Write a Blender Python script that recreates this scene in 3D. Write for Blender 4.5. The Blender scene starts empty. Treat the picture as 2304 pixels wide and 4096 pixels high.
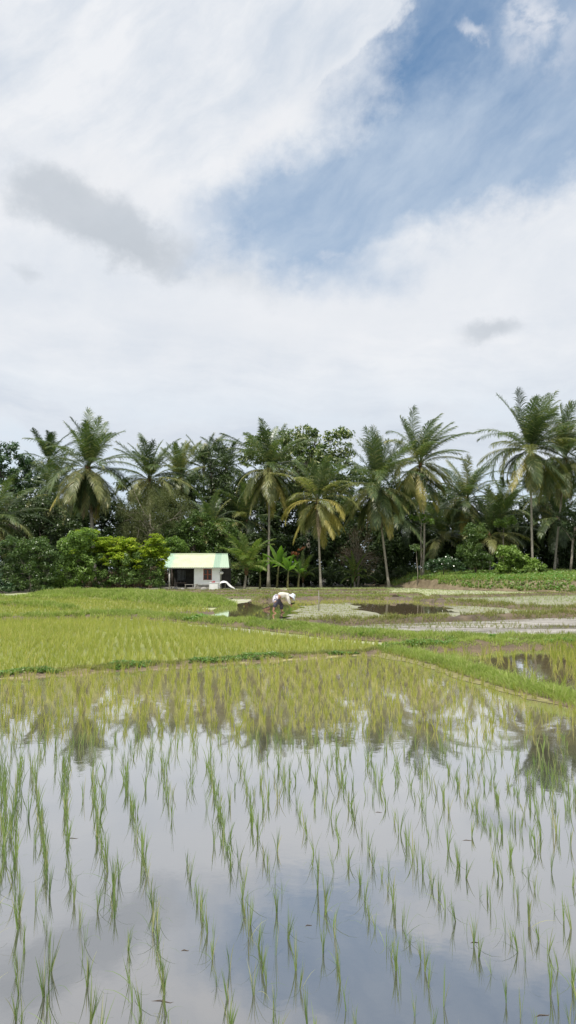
import bpy, math, random
import numpy as np
from mathutils import Vector, Matrix

R = math.radians
PI = math.pi
scene = bpy.context.scene
COL = scene.collection
rng = np.random.default_rng(7)
random.seed(7)

# ------------------------------------------------------------------ camera geometry
CAM_H = 1.9
F = 740.0                      # focal length in pixels of a 576 x 1024 frame
PITCH = math.atan(58.0 / F)

def ray(sx, sy):
    """direction for a position in the 2304 x 4096 reference"""
    dx = (sx / 4.0 - 288.0) / F
    dy = (512.0 - sy / 4.0) / F
    v = Vector((dx, math.cos(PITCH) - dy * math.sin(PITCH), math.sin(PITCH) + dy * math.cos(PITCH)))
    return v

def G(sx, sy, z=0.0):
    v = ray(sx, sy)
    t = (z - CAM_H) / v.z
    return (v.x * t, v.y * t)

def AT(sx, sy, D):
    v = ray(sx, sy)
    t = D / v.y
    return Vector((v.x * t, D, CAM_H + v.z * t))

# ------------------------------------------------------------------ helpers
def link(o, parent=None):
    COL.objects.link(o)
    if parent is not None:
        o.parent = parent
    return o

def empty(name, loc=(0, 0, 0), rz=0.0):
    o = bpy.data.objects.new(name, None)
    o.location = loc
    o.rotation_euler = (0, 0, rz)
    o.empty_display_size = 0.2
    COL.objects.link(o)
    return o

def tag(o, label=None, cat=None, group=None, kind=None):
    if label: o['label'] = label
    if cat: o['category'] = cat
    if group: o['group'] = group
    if kind: o['kind'] = kind
    return o

def mesh_np(name, verts, quads, smooth=False):
    verts = np.asarray(verts, dtype=np.float32).reshape(-1, 3)
    quads = np.asarray(quads, dtype=np.int32).reshape(-1, 4)
    me = bpy.data.meshes.new(name)
    me.vertices.add(len(verts))
    me.vertices.foreach_set('co', verts.ravel())
    me.loops.add(len(quads) * 4)
    me.loops.foreach_set('vertex_index', quads.ravel())
    me.polygons.add(len(quads))
    me.polygons.foreach_set('loop_start', np.arange(len(quads), dtype=np.int32) * 4)
    me.polygons.foreach_set('loop_total', np.full(len(quads), 4, dtype=np.int32))
    if smooth:
        me.polygons.foreach_set('use_smooth', np.ones(len(quads), dtype=bool))
    me.update(calc_edges=True)
    return me

def obj_np(name, verts, quads, mat, parent=None, smooth=False):
    me = mesh_np(name, verts, quads, smooth)
    me.materials.append(mat)
    o = bpy.data.objects.new(name, me)
    return link(o, parent)

class MB:
    """collects simple pieces into one mesh"""
    def __init__(s):
        s.v = []; s.f = []
    def add(s, vs, fs):
        n = len(s.v)
        s.v += [tuple(v) for v in vs]
        s.f += [tuple(i + n for i in f) for f in fs]
        return s
    def box(s, cx, cy, cz, sx, sy, sz, rot=None, bev=0.0):
        b = min(bev, sx * .4, sy * .4, sz * .4)
        hx, hy, hz = sx / 2, sy / 2, sz / 2
        vs = []; fs = []
        if b <= 0:
            for z in (-hz, hz):
                for (x, y) in ((-hx, -hy), (hx, -hy), (hx, hy), (-hx, hy)):
                    vs.append(Vector((x, y, z)))
            fs = [(3, 2, 1, 0), (4, 5, 6, 7), (0, 1, 5, 4), (1, 2, 6, 5), (2, 3, 7, 6), (3, 0, 4, 7)]
        else:
            ring = []
            for (z, ins) in ((-hz, b), (-hz + b, 0), (hz - b, 0), (hz, b)):
                x1, y1 = hx - ins, hy - ins
                c = b if ins == 0 else b * .5
                for (x, y) in ((-x1 + c, -y1), (x1 - c, -y1), (x1, -y1 + c), (x1, y1 - c),
                               (x1 - c, y1), (-x1 + c, y1), (-x1, y1 - c), (-x1, -y1 + c)):
                    vs.append(Vector((x, y, z)))
            for k in range(3):
                for i in range(8):
                    j = (i + 1) % 8
                    fs.append((k * 8 + i, k * 8 + j, k * 8 + 8 + j, k * 8 + 8 + i))
            fs.append(tuple(range(7, -1, -1))); fs.append(tuple(range(24, 32)))
        if rot is not None:
            vs = [rot @ v for v in vs]
        c = Vector((cx, cy, cz))
        return s.add([v + c for v in vs], fs)
    def tube(s, pts, radii, n=8, cap=True):
        pts = [Vector(p) for p in pts]
        if not hasattr(radii, '__len__'): radii = [radii] * len(pts)
        vs = []; fs = []
        ref = None
        for i, p in enumerate(pts):
            a = pts[max(i - 1, 0)]; b = pts[min(i + 1, len(pts) - 1)]
            t = (b - a).normalized()
            if ref is None:
                ref = Vector((1, 0, 0)) if abs(t.x) < .9 else Vector((0, 1, 0))
            u = (ref - t * ref.dot(t)).normalized()
            ref = u
            w = t.cross(u)
            for k in range(n):
                an = 2 * PI * k / n
                vs.append(p + (u * math.cos(an) + w * math.sin(an)) * radii[i])
        for i in range(len(pts) - 1):
            for k in range(n):
                j = (k + 1) % n
                fs.append((i * n + k, i * n + j, i * n + n + j, i * n + n + k))
        if cap:
            fs.append(tuple(range(n - 1, -1, -1)))
            m = (len(pts) - 1) * n
            fs.append(tuple(range(m, m + n)))
        return s.add(vs, fs)
    def grid(s, P):
        """P[i][j] points"""
        ni, nj = len(P), len(P[0])
        vs = [p for row in P for p in row]
        fs = [(i * nj + j, i * nj + j + 1, (i + 1) * nj + j + 1, (i + 1) * nj + j) for i in range(ni - 1) for j in range(nj - 1)]
        return s.add(vs, fs)
    def build(s, name, mat, parent=None, smooth=False):
        me = bpy.data.meshes.new(name)
        me.from_pydata([tuple(v) for v in s.v], [], s.f)
        me.materials.append(mat)
        if smooth:
            for p in me.polygons: p.use_smooth = True
        me.update()
        o = bpy.data.objects.new(name, me)
        return link(o, parent)

# ------------------------------------------------------------------ node expression builder
class X:
    nt = None
    def __init__(s, sock): s.s = sock
    @staticmethod
    def m(op, a, b=None, c=None):
        n = X.nt.nodes.new('ShaderNodeMath'); n.operation = op
        for i, q in enumerate((a, b, c)):
            if q is None: continue
            if isinstance(q, X): X.nt.links.new(q.s, n.inputs[i])
            else: n.inputs[i].default_value = float(q)
        return X(n.outputs[0])
    def __add__(s, o): return X.m('ADD', s, o)
    __radd__ = __add__
    def __sub__(s, o): return X.m('SUBTRACT', s, o)
    def __rsub__(s, o): return X.m('SUBTRACT', o, s)
    def __mul__(s, o): return X.m('MULTIPLY', s, o)
    __rmul__ = __mul__
    def __truediv__(s, o): return X.m('DIVIDE', s, o)
    def clamp(s):
        n = X.nt.nodes.new('ShaderNodeClamp'); X.nt.links.new(s.s, n.inputs[0]); return X(n.outputs[0])
def smooth(x, a, b):
    n = X.nt.nodes.new('ShaderNodeMapRange'); n.interpolation_type = 'SMOOTHSTEP'
    X.nt.links.new(x.s, n.inputs[0]); n.inputs[1].default_value = a; n.inputs[2].default_value = b
    return X(n.outputs[0])
def noise(vec, scale, detail=4, rough=.55, dist=0.0):
    n = X.nt.nodes.new('ShaderNodeTexNoise')
    X.nt.links.new(vec, n.inputs['Vector'])
    n.inputs['Scale'].default_value = scale; n.inputs['Detail'].default_value = detail
    n.inputs['Roughness'].default_value = rough; n.inputs['Distortion'].default_value = dist
    return X(n.outputs['Fac'])
def combine(x, y, z=0.0):
    n = X.nt.nodes.new('ShaderNodeCombineXYZ')
    for i, q in enumerate((x, y, z)):
        if isinstance(q, X): X.nt.links.new(q.s, n.inputs[i])
        else: n.inputs[i].default_value = q
    return n.outputs[0]
def mixc(fac, a, b):
    n = X.nt.nodes.new('ShaderNodeMix'); n.data_type = 'RGBA'
    if isinstance(fac, X): X.nt.links.new(fac.s, n.inputs[0])
    else: n.inputs[0].default_value = fac
    for i, q in ((6, a), (7, b)):
        if isinstance(q, tuple): n.inputs[i].default_value = (q[0], q[1], q[2], 1)
        else: X.nt.links.new(q, n.inputs[i])
    return n.outputs[2]

# ------------------------------------------------------------------ world
SUN_EL, SUN_AZ = R(66), R(205)     # azimuth from +Y clockwise: behind the camera, a little to its left
world = bpy.data.worlds.new('World'); scene.world = world; world.use_nodes = True
nt = world.node_tree; nt.nodes.clear(); X.nt = nt
wout = nt.nodes.new('ShaderNodeOutputWorld')
bg = nt.nodes.new('ShaderNodeBackground')
sky = nt.nodes.new('ShaderNodeTexSky'); sky.sky_type = 'NISHITA'; sky.sun_disc = False
sky.sun_elevation = SUN_EL; sky.sun_rotation = SUN_AZ
sky.air_density = 1.0; sky.dust_density = 1.5; sky.ozone_density = 1.5
tc = nt.nodes.new('ShaderNodeTexCoord')
sep = nt.nodes.new('ShaderNodeSeparateXYZ'); nt.links.new(tc.outputs['Generated'], sep.inputs[0])
vx, vy, vz = X(sep.outputs[0]), X(sep.outputs[1]), X(sep.outputs[2])
AZ = X.m('ARCTAN2', vx, vy)
EL = X.m('ARCSINE', vz)
def azel(px, py):
    v = ray(px * 4, py * 4).normalized()
    return math.atan2(v.x, v.y), math.asin(v.z)
base_uv = combine(AZ, EL)
w1 = noise(base_uv, 3.2, 6, .55); w2 = noise(combine(AZ + 7.3, EL + 2.1), 3.2, 6, .55)
w3 = noise(combine(AZ + 3.3, EL - 5.1), 11, 6, .6); w4 = noise(combine(AZ - 4.3, EL + 9.1), 11, 6, .6)
AW = AZ + (w1 - .5) * .07 + (w3 - .5) * .09
EW = EL + (w2 - .5) * .07 + (w4 - .5) * .09
# streaky cirrus: two stretched noises
def streak(rot, sa, sb, det=6, ro=.6, off=0.0):
    c, s = math.cos(R(rot)), math.sin(R(rot))
    return noise(combine((AZ * c + EL * s) * sa + off, (EL * c - AZ * s) * sb + (w1 - .5) * 1.6), 1.0, det, ro)
tex = noise(combine(AZ * 1.0, EL * 1.3, 9.0), 9, 8, .62)
def blob(px, py, rx, ry, rot=0, u=None, v=None, inner=0.0, k=.7):
    """soft ellipse in the sky; rot: degrees, positive rises to the right"""
    u = u or AW; v = v or EW
    a0, e0 = azel(px, py)
    c, s = math.cos(R(rot)), math.sin(R(rot))
    du, dv = u - a0, v - e0
    p = (du * c + dv * s) * (F / rx); q = (dv * c - du * s) * (F / ry)
    d = X.m('SQRT', p * p + q * q) + (tex - .5) * k
    return 1.0 - smooth(d, inner, 1.0)
st_up = streak(33, 4.0, 12.0)
st_lo = streak(-4, 3.0, 14.0, off=11.0)
fine = noise(combine(AZ * 1.0, EL * 1.6, 3.0), 16, 7, .6)
def half(p0, p1, w):
    """1 on the right-hand side of the line p0 -> p1 (pixel positions of the reference)"""
    a = azel(*p0); b = azel(*p1)
    dx, dy = b[0] - a[0], b[1] - a[1]; L = math.hypot(dx, dy)
    nx, ny = dy / L, -dx / L
    d = (AW - a[0]) * nx + (EW - a[1]) * ny + (st_up - .5) * .10 + (tex - .5) * .05
    return smooth(d, -w, w)
def mx(a, b): return X.m('MAXIMUM', a, b)
def mn(a, b): return X.m('MINIMUM', a, b)
# where the blue shows
edge = half((203, 178), (408, -6), .013)
edge = mn(edge, half((200, 330), (205, 140), .05))
body = mx(blob(500, 40, 240, 150, 30, inner=.3), blob(480, 130, 230, 90, 12, inner=.45))
body = mx(body, blob(330, 205, 190, 78, 12, inner=.35))
body = mx(body, blob(340, 250, 110, 55, -8) * .8)
body = (body * 1.15).clamp()
blue = mn(body, edge)
deep = blob(440, 25, 150, 90, 20, inner=.2)
puffs = mx(blob(535, 15, 62, 36, -10) * smooth(fine, .40, .62), blob(548, 40, 60, 40, 0) * smooth(w3, .42, .62) * .8)
puffs = mx(puffs, blob(472, 25, 22, 10, -20) * smooth(w4, .36, .6) * .9)
wisp = mx(blob(300, 160, 46, 14, -10), blob(340, 256, 44, 9, -2)) * smooth(fine, .38, .7) * .75
wisp = mx(wisp, blob(500, 130, 70, 12, 0) * smooth(st_up, .4, .7) * .45)
veil = .74 - deep * .50 + (st_up - .5) * 1.3 + (tex - .5) * .5
veil = veil.clamp()
skyc = nt.nodes.new('ShaderNodeVectorMath'); skyc.operation = 'MULTIPLY'
nt.links.new(sky.outputs[0], skyc.inputs[0]); skyc.inputs[1].default_value = (1.0, 1.55, 1.75)
CL = 1 / 0.085       # background strength is .085
def c(r, g, b): return (r * CL, g * CL, b * CL)
bluecol = mixc(veil, skyc.outputs[0], c(.51, .61, .745))
bluecol = mixc(mx(puffs, wisp), bluecol, c(.70, .74, .82))
# the cloud sheet
tone = (.62 + (st_up - .5) * 3.2 * smooth(EL, .30, .55) + (st_lo - .5) * 3.0 * (1.0 - smooth(EL, .20, .42)) + (tex - .5) * 1.0).clamp()
bright = mx(blob(270, 135, 130, 24, 32), blob(395, 60, 90, 16, 50))
bright = mx(bright, blob(110, 175, 170, 34, -10) * .8)
bright = mx(bright, blob(500, 205, 150, 30, 4) * .8)
bright = mx(bright, blob(300, 320, 320, 50, 3) * .6)
cloud = mixc(tone, c(.64, .705, .795), c(.86, .88, .915))
cloud = mixc((bright * .75).clamp(), cloud, c(.875, .885, .91))
low = 1.0 - smooth(EL, .11, .30)
lowblue = (low * smooth(st_lo, .34, .62) * .95).clamp()
cloud = mixc(lowblue, cloud, c(.66, .77, .88))
grey = mx(blob(110, 228, 125, 36, -20, inner=.35, k=1.3), blob(50, 195, 62, 34, -8, inner=.3, k=1.2))
grey = mx(grey, blob(490, 336, 36, 17, 0, inner=.2) * .8)
grey = mx(grey, blob(20, 272, 24, 14, -20) * .5)
grey = mx(grey, blob(230, 275, 90, 30, -10) * .35)
cloud = mixc((grey * (.45 + tex * .75)).clamp(), cloud, c(.53, .575, .63))
col = mixc(blue, cloud, bluecol)
# below the horizon the world is only seen in nothing; keep it the colour of fields
col = mixc(smooth(EL, -.03, -.005), c(.10, .13, .05), col)
nt.links.new(col, bg.inputs[0]); bg.inputs[1].default_value = .085
nt.links.new(bg.outputs[0], wout.inputs[0])

sun = bpy.data.lights.new('sun', 'SUN'); sun.energy = 5.0; sun.angle = R(0.6); sun.color = (1.0, .955, .88)
so = bpy.data.objects.new('sun', sun); COL.objects.link(so)
sd = Vector((math.sin(SUN_AZ) * math.cos(SUN_EL), math.cos(SUN_AZ) * math.cos(SUN_EL), math.sin(SUN_EL)))
so.rotation_euler = sd.to_track_quat('Z', 'Y').to_euler()
so.location = (-20, -20, 40)

# ------------------------------------------------------------------ materials
def newmat(name):
    m = bpy.data.materials.new(name); m.use_nodes = True
    nt = m.node_tree; nt.nodes.clear(); X.nt = nt
    out = nt.nodes.new('ShaderNodeOutputMaterial')
    return m, nt, out
def pos():
    n = X.nt.nodes.new('ShaderNodeNewGeometry'); return n
def objrand():
    return X(X.nt.nodes.new('ShaderNodeObjectInfo').outputs['Random'])
def island():
    return X(pos().outputs['Random Per Island'])
def bump(h, strength=.5, dist=.02):
    n = X.nt.nodes.new('ShaderNodeBump'); n.inputs['Strength'].default_value = strength
    n.inputs['Distance'].default_value = dist; X.nt.links.new(h.s, n.inputs['Height']); return n.outputs[0]

def leafmat(name, a, b, c3=None, trans=.35, rough=.55, spec=.3, big=1.2, hue=.5):
    """foliage: colour varies from leaf to leaf and in soft clumps"""
    m, nt, out = newmat(name)
    g = pos()
    isl = X(g.outputs['Random Per Island'])
    n1 = noise(g.outputs['Position'], big, 3, .6)
    f = ((isl - .5) * .8 + (n1 - .5) * 1.6 + (objrand() - .5) * hue + .5).clamp()
    colr = mixc(f, a, b)
    if c3:
        colr = mixc(smooth(isl, .86, .9), colr, c3)
    p = nt.nodes.new('ShaderNodeBsdfPrincipled')
    nt.links.new(colr, p.inputs['Base Color']); p.inputs['Roughness'].default_value = rough
    p.inputs['Specular IOR Level'].default_value = spec
    t = nt.nodes.new('ShaderNodeBsdfTranslucent')
    tcn = nt.nodes.new('ShaderNodeVectorMath'); tcn.operation = 'MULTIPLY'
    nt.links.new(colr, tcn.inputs[0]); tcn.inputs[1].default_value = (1.25, 1.45, .7)
    nt.links.new(tcn.outputs[0], t.inputs[0])
    mix = nt.nodes.new('ShaderNodeMixShader'); mix.inputs[0].default_value = trans
    nt.links.new(p.outputs[0], mix.inputs[1]); nt.links.new(t.outputs[0], mix.inputs[2])
    nt.links.new(mix.outputs[0], out.inputs[0])
    return m

def plain(name, a, b=None, scale=4.0, rough=.8, spec=.25, bmp=0.0, bscale=20, metal=0.0, stretch=(1, 1, 1), lo=.35, hi=.65, det=5):
    m, nt, out = newmat(name)
    tcn = nt.nodes.new('ShaderNodeTexCoord')
    mp = nt.nodes.new('ShaderNodeMapping'); nt.links.new(tcn.outputs['Object'], mp.inputs[0])
    mp.inputs['Scale'].default_value = stretch
    p = nt.nodes.new('ShaderNodeBsdfPrincipled')
    if b is None: b = tuple(q * .7 for q in a)
    n = noise(mp.outputs[0], scale, det, .6)
    nt.links.new(mixc(smooth(n, lo, hi), a, b), p.inputs['Base Color'])
    p.inputs['Roughness'].default_value = rough; p.inputs['Specular IOR Level'].default_value = spec
    p.inputs['Metallic'].default_value = metal
    if bmp: nt.links.new(bump(noise(mp.outputs[0], bscale, 5, .6), bmp, .03), p.inputs['Normal'])
    nt.links.new(p.outputs[0], out.inputs[0])
    return m

M = {}
M['frond_green'] = leafmat('frond_green', (.050, .085, .028), (.130, .175, .065), (.27, .27, .11), .25, .38, .6, .5)
M['frond_olive'] = leafmat('frond_olive', (.105, .130, .040), (.27, .27, .10), (.38, .34, .15), .28, .42, .5, .5)
M['frond_yellow'] = leafmat('frond_yellow', (.23, .21, .055), (.42, .36, .10), (.48, .40, .18), .35, .5, .35, .5)
M['frond_dead'] = leafmat('frond_dead', (.11, .085, .055), (.24, .19, .12), None, .15, .8, .1, .5)
M['frond_dark'] = leafmat('frond_dark', (.020, .038, .013), (.055, .085, .028), None, .25, .5, .35, .4)
M['frond_young'] = leafmat('frond_young', (.08, .13, .03), (.17, .23, .06), (.30, .29, .10), .4, .45, .4, .6)
M['rachis'] = plain('rachis', (.24, .24, .09), (.17, .16, .06), 3, .6)
M['palm_bark'] = plain('palm_bark', (.34, .31, .26), (.20, .18, .15), 5, .9, .1, .8, 14, stretch=(1, 1, 2.5))
M['bark_dark'] = plain('bark_dark', (.13, .11, .085), (.07, .06, .05), 5, .9, .1, .6, 14)
M['bark_pale'] = plain('bark_pale', (.32, .29, .24), (.20, .17, .14), 4, .9, .1, .6, 14)
M['coconut'] = plain('coconut', (.30, .16, .05), (.16, .17, .04), 3, .6)
M['fibre'] = plain('fibre', (.14, .085, .045), (.07, .045, .03), 6, .95, .05, .8, 18)
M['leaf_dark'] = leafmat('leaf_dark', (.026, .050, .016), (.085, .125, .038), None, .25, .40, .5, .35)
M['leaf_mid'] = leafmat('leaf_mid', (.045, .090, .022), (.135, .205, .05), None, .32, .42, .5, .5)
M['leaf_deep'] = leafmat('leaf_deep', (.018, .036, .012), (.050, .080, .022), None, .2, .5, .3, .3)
M['leaf_olive'] = leafmat('leaf_olive', (.085, .105, .04), (.18, .195, .08), None, .3, .6, .25, .5)
M['leaf_broad'] = leafmat('leaf_broad', (.06, .105, .03), (.20, .24, .08), (.42, .44, .24), .32, .35, .6, .5)
M['leaf_bright'] = leafmat('leaf_bright', (.11, .20, .022), (.34, .42, .035), (.48, .50, .05), .42, .5, .35, .55)
M['leaf_fresh'] = leafmat('leaf_fresh', (.08, .15, .03), (.22, .32, .07), None, .38, .42, .45, .8)
M['leaf_glossy'] = leafmat('leaf_glossy', (.02, .055, .018), (.055, .115, .035), (.16, .22, .12), .22, .28, .8, .6)
M['leaf_red'] = leafmat('leaf_red', (.26, .08, .035), (.42, .20, .09), None, .4, .5, .3, .8)
M['leaf_brown'] = leafmat('leaf_brown', (.07, .05, .035), (.15, .11, .075), None, .2, .7, .15, .8)
M['banana'] = leafmat('banana', (.06, .14, .02), (.18, .30, .04), None, .45, .35, .5, .8)
M['banana_stem'] = plain('banana_stem', (.22, .22, .09), (.13, .10, .06), 6, .6)
M['rice_near'] = leafmat('rice_near', (.085, .15, .035), (.19, .26, .07), (.30, .30, .14), .14, .5, .3, 1.6)
M['rice_far'] = leafmat('rice_far', (.18, .215, .04), (.33, .33, .075), (.42, .37, .13), .45, .55, .2, .5)
M['rice_field'] = leafmat('rice_field', (.25, .285, .07), (.44, .44, .13), (.50, .44, .18), .45, .6, .15, .35)
M['rice_pale'] = leafmat('rice_pale', (.22, .28, .11), (.40, .43, .22), None, .4, .6, .15, .35)
M['grass'] = leafmat('grass', (.19, .265, .06), (.38, .44, .13), (.44, .42, .20), .42, .55, .25, .7)
M['grass_dull'] = leafmat('grass_dull', (.17, .19, .06), (.29, .30, .11), (.36, .29, .16), .4, .6, .2, .4)
M['weed'] = leafmat('weed', (.08, .17, .03), (.17, .30, .08), (.30, .36, .18), .35, .5, .3, 1.5)

def mudmat(name, dry, wet, scale=2.0, spec=.45, scum=None):
    m, nt, out = newmat(name)
    g = pos(); P = g.outputs['Position']
    s = nt.nodes.new('ShaderNodeSeparateXYZ'); nt.links.new(P, s.inputs[0]); z = X(s.outputs[2])
    n = noise(P, scale, 6, .62); n2 = noise(P, scale * 9, 5, .6)
    f = smooth(n * .7 + n2 * .3, .38, .62)
    colr = mixc(f, wet, dry)
    if scum:
        k = (1.0 - smooth(z + (n2 - .5) * .02, .010, .022)) * smooth(noise(P, 1.1, 4, .6), .46, .58)
        colr = mixc(k, colr, scum)
    p = nt.nodes.new('ShaderNodeBsdfPrincipled'); nt.links.new(colr, p.inputs['Base Color'])
    p.inputs['Specular IOR Level'].default_value = spec
    rr = .55 + f * .35
    nt.links.new(rr.s, p.inputs['Roughness'])
    nt.links.new(bump(n2 + noise(P, scale * 30, 3, .6) * .4, .7, .03), p.inputs['Normal'])
    nt.links.new(p.outputs[0], out.inputs[0])
    return m
M['mud'] = mudmat('mud', (.19, .145, .09), (.085, .062, .04), 2.0, scum=(.34, .31, .15))
M['mud_plain'] = mudmat('mud_plain', (.145, .11, .068), (.085, .062, .04), 2.0)
M['scum'] = plain('scum', (.25, .23, .10), (.16, .145, .07), 6, .7, .3, .4, 40)
M['silt_green'] = mudmat('silt_green', (.27, .275, .19), (.20, .195, .135), .8)
M['mud_dark'] = mudmat('mud_dark', (.15, .115, .075), (.08, .06, .04), 1.2)
M['mud_grass'] = mudmat('mud_grass', (.20, .21, .07), (.12, .13, .04), 1.2)
def siltmat():
    m, nt, out = newmat('silt')
    P = pos().outputs['Position']
    st = nt.nodes.new('ShaderNodeMapping'); st.inputs['Scale'].default_value = (.16, .9, 1); st.inputs['Rotation'].default_value = (0, 0, .25); nt.links.new(P, st.inputs[0])
    n = noise(st.outputs[0], 1.6, 6, .65); n2 = noise(P, 5, 5, .65); n3 = noise(st.outputs[0], .6, 4, .6)
    colr = mixc(smooth(n * .7 + n2 * .3, .40, .60), (.12, .10, .075), (.35, .33, .30))
    colr = mixc(smooth(n3, .52, .66), colr, (.22, .235, .12))
    p = nt.nodes.new('ShaderNodeBsdfPrincipled'); nt.links.new(colr, p.inputs['Base Color'])
    rr = .22 + smooth(n, .38, .62) * .5
    nt.links.new(rr.s, p.inputs['Roughness']); p.inputs['Specular IOR Level'].default_value = .7
    nt.links.new(bump(n2, .25, .01), p.inputs['Normal'])
    nt.links.new(p.outputs[0], out.inputs[0]); return m
M['silt'] = siltmat()
M['field'] = mudmat('field', (.23, .25, .075), (.15, .17, .045), .25)
M['clay'] = mudmat('clay', (.22, .175, .11), (.11, .085, .05), 1.0)
M['forest_floor'] = mudmat('forest_floor', (.07, .055, .035), (.035, .03, .02), .8)

# ground: silt and algae mottles, turning dark brown towards the trees
def groundmat():
    m, nt, out = newmat('ground')
    P = pos().outputs['Position']
    s = nt.nodes.new('ShaderNodeSeparateXYZ'); nt.links.new(P, s.inputs[0])
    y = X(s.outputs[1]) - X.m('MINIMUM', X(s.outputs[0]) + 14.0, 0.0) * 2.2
    n = noise(P, .22, 6, .6); n2 = noise(P, 1.7, 6, .6)
    st = nt.nodes.new('ShaderNodeMapping'); st.inputs['Scale'].default_value = (.10, .9, 1); nt.links.new(P, st.inputs[0])
    n3 = noise(st.outputs[0], 1.0, 4, .6)
    silt = mixc(smooth(n3, .35, .65), (.44, .42, .36), (.30, .28, .22))
    green = mixc(smooth(n2, .35, .65), (.27, .30, .14), (.38, .40, .22))
    colr = mixc(smooth(n * .5 + n3 * .5, .40, .56), silt, green)
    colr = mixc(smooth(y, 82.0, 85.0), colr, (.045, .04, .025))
    p = nt.nodes.new('ShaderNodeBsdfPrincipled'); nt.links.new(colr, p.inputs['Base Color'])
    p.inputs['Roughness'].default_value = .75
    nt.links.new(bump(n2, .5, .05), p.inputs['Normal'])
    nt.links.new(p.outputs[0], out.inputs[0])
    return m
M['ground'] = groundmat()

def watermat(name, bed_near, bed_far, y0, y1, f0=.30, ripple=.010, rscale=5.0, rough=.015):
    """still, silty water: a mirror over light-scattering silt"""
    m, nt, out = newmat(name)
    P = pos().outputs['Position']
    s = nt.nodes.new('ShaderNodeSeparateXYZ'); nt.links.new(P, s.inputs[0]); y = X(s.outputs[1])
    n = noise(P, .5, 5, .6)
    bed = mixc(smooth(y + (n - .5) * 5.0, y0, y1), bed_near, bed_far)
    d = nt.nodes.new('ShaderNodeBsdfDiffuse'); nt.links.new(bed, d.inputs[0])
    gl = nt.nodes.new('ShaderNodeBsdfGlossy'); gl.inputs['Roughness'].default_value = rough
    gl.inputs['Color'].default_value = (1, 1, 1, 1)
    st = nt.nodes.new('ShaderNodeMapping'); st.inputs['Scale'].default_value = (1, 1.0, 1); nt.links.new(P, st.inputs[0])
    h = noise(st.outputs[0], rscale, 3, .5) + noise(st.outputs[0], rscale * .28, 2, .5) * 1.3
    calm = smooth(noise(P, .35, 3, .5), .35, .68) * .8 + .2
    b = nt.nodes.new('ShaderNodeBump'); b.inputs['Strength'].default_value = 1.0
    b.inputs['Distance'].default_value = ripple
    nt.links.new((h * calm).s, b.inputs['Height'])
    nt.links.new(b.outputs[0], gl.inputs['Normal'])
    lw = nt.nodes.new('ShaderNodeLayerWeight'); lw.inputs[0].default_value = .5
    nt.links.new(b.outputs[0], lw.inputs['Normal'])
    fac = X(lw.outputs['Facing'])
    fr = f0 + (.95 - f0) * X.m('POWER', fac, 1.8)
    mix = nt.nodes.new('ShaderNodeMixShader')
    nt.links.new(fr.s, mix.inputs[0]); nt.links.new(d.outputs[0], mix.inputs[1]); nt.links.new(gl.outputs[0], mix.inputs[2])
    nt.links.new(mix.outputs[0], out.inputs[0])
    return m
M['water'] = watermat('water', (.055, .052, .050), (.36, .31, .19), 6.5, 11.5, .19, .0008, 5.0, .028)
M['water_far'] = watermat('water_far', (.26, .20, .12), (.26, .20, .12), 5, 10, .30, .0012, 4.0, .03)

# hut
M['white_wall'] = plain('white_wall', (.88, .89, .91), (.80, .80, .82), 1.2, .9, .15, .3, 25)
M['side_wall_grey'] = plain('side_wall_grey', (.42, .41, .37), (.30, .29, .25), 2.5, .9, .15)  # mottled grey of both side walls, darker than the front
M['dark_wall'] = plain('dark_wall', (.055, .052, .05), (.03, .03, .03), 2, .9, .1)
M['post_white'] = plain('post_white', (.62, .60, .58), (.45, .43, .40), 4, .8)
M['red_wood'] = plain('red_wood', (.30, .085, .045), (.20, .06, .035), 6, .6, .3)
M['dark_wood'] = plain('dark_wood', (.07, .055, .045), (.04, .03, .025), 5, .8)
M['grey_wood'] = plain('grey_wood', (.33, .31, .28), (.22, .20, .18), 5, .85, stretch=(1, 6, 6))
M['glass_dark'] = plain('glass_dark', (.02, .02, .022), (.03, .03, .03), 2, .15, .5)
M['lattice'] = plain('lattice', (.17, .18, .20), (.12, .12, .13), 5, .7)
M['tarp_white'] = plain('tarp_white', (.66, .66, .65), (.52, .52, .50), 2, .7, .2, .4, 6)
M['white_block'] = plain('white_block', (.66, .66, .68), (.56, .56, .56), 2, .8)
M['grey_stone'] = plain('grey_stone', (.30, .29, .27), (.20, .19, .17), 3, .9, .2, .5, 12)
M['red_cloth'] = plain('red_cloth', (.38, .05, .06), (.22, .03, .04), 6, .9)
def roofmat():
    m, nt, out = newmat('roof_metal')
    tcn = nt.nodes.new('ShaderNodeTexCoord'); O = tcn.outputs['Object']
    s = nt.nodes.new('ShaderNodeSeparateXYZ'); nt.links.new(O, s.inputs[0]); x = X(s.outputs[0]); z = X(s.outputs[2])
    n = noise(O, 1.4, 5, .6)
    xa = x + (n - .5) * .05
    c1 = (.47, .51, .35); c2 = (.28, .39, .30); c3 = (.37, .47, .36)
    colr = mixc(smooth(n, .4, .62), c1, (.51, .55, .40))
    k = smooth(xa, 1.78, 1.80)
    colr = mixc(k, colr, c2)
    colr = mixc(smooth(xa, 2.42, 2.44), colr, c3)
    left = (1.0 - smooth(x + (n - .5) * 1.2, -2.6, -2.0))
    colr = mixc(left * .85, colr, (.33, .48, .38))
    colr = mixc((smooth(n, .60, .74) * left).clamp(), colr, (.20, .33, .27))
    p = nt.nodes.new('ShaderNodeBsdfPrincipled'); nt.links.new(colr, p.inputs['Base Color'])
    p.inputs['Roughness'].default_value = .5
    nt.links.new(p.outputs[0], out.inputs[0])
    return m
M['roof_metal'] = roofmat()
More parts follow.
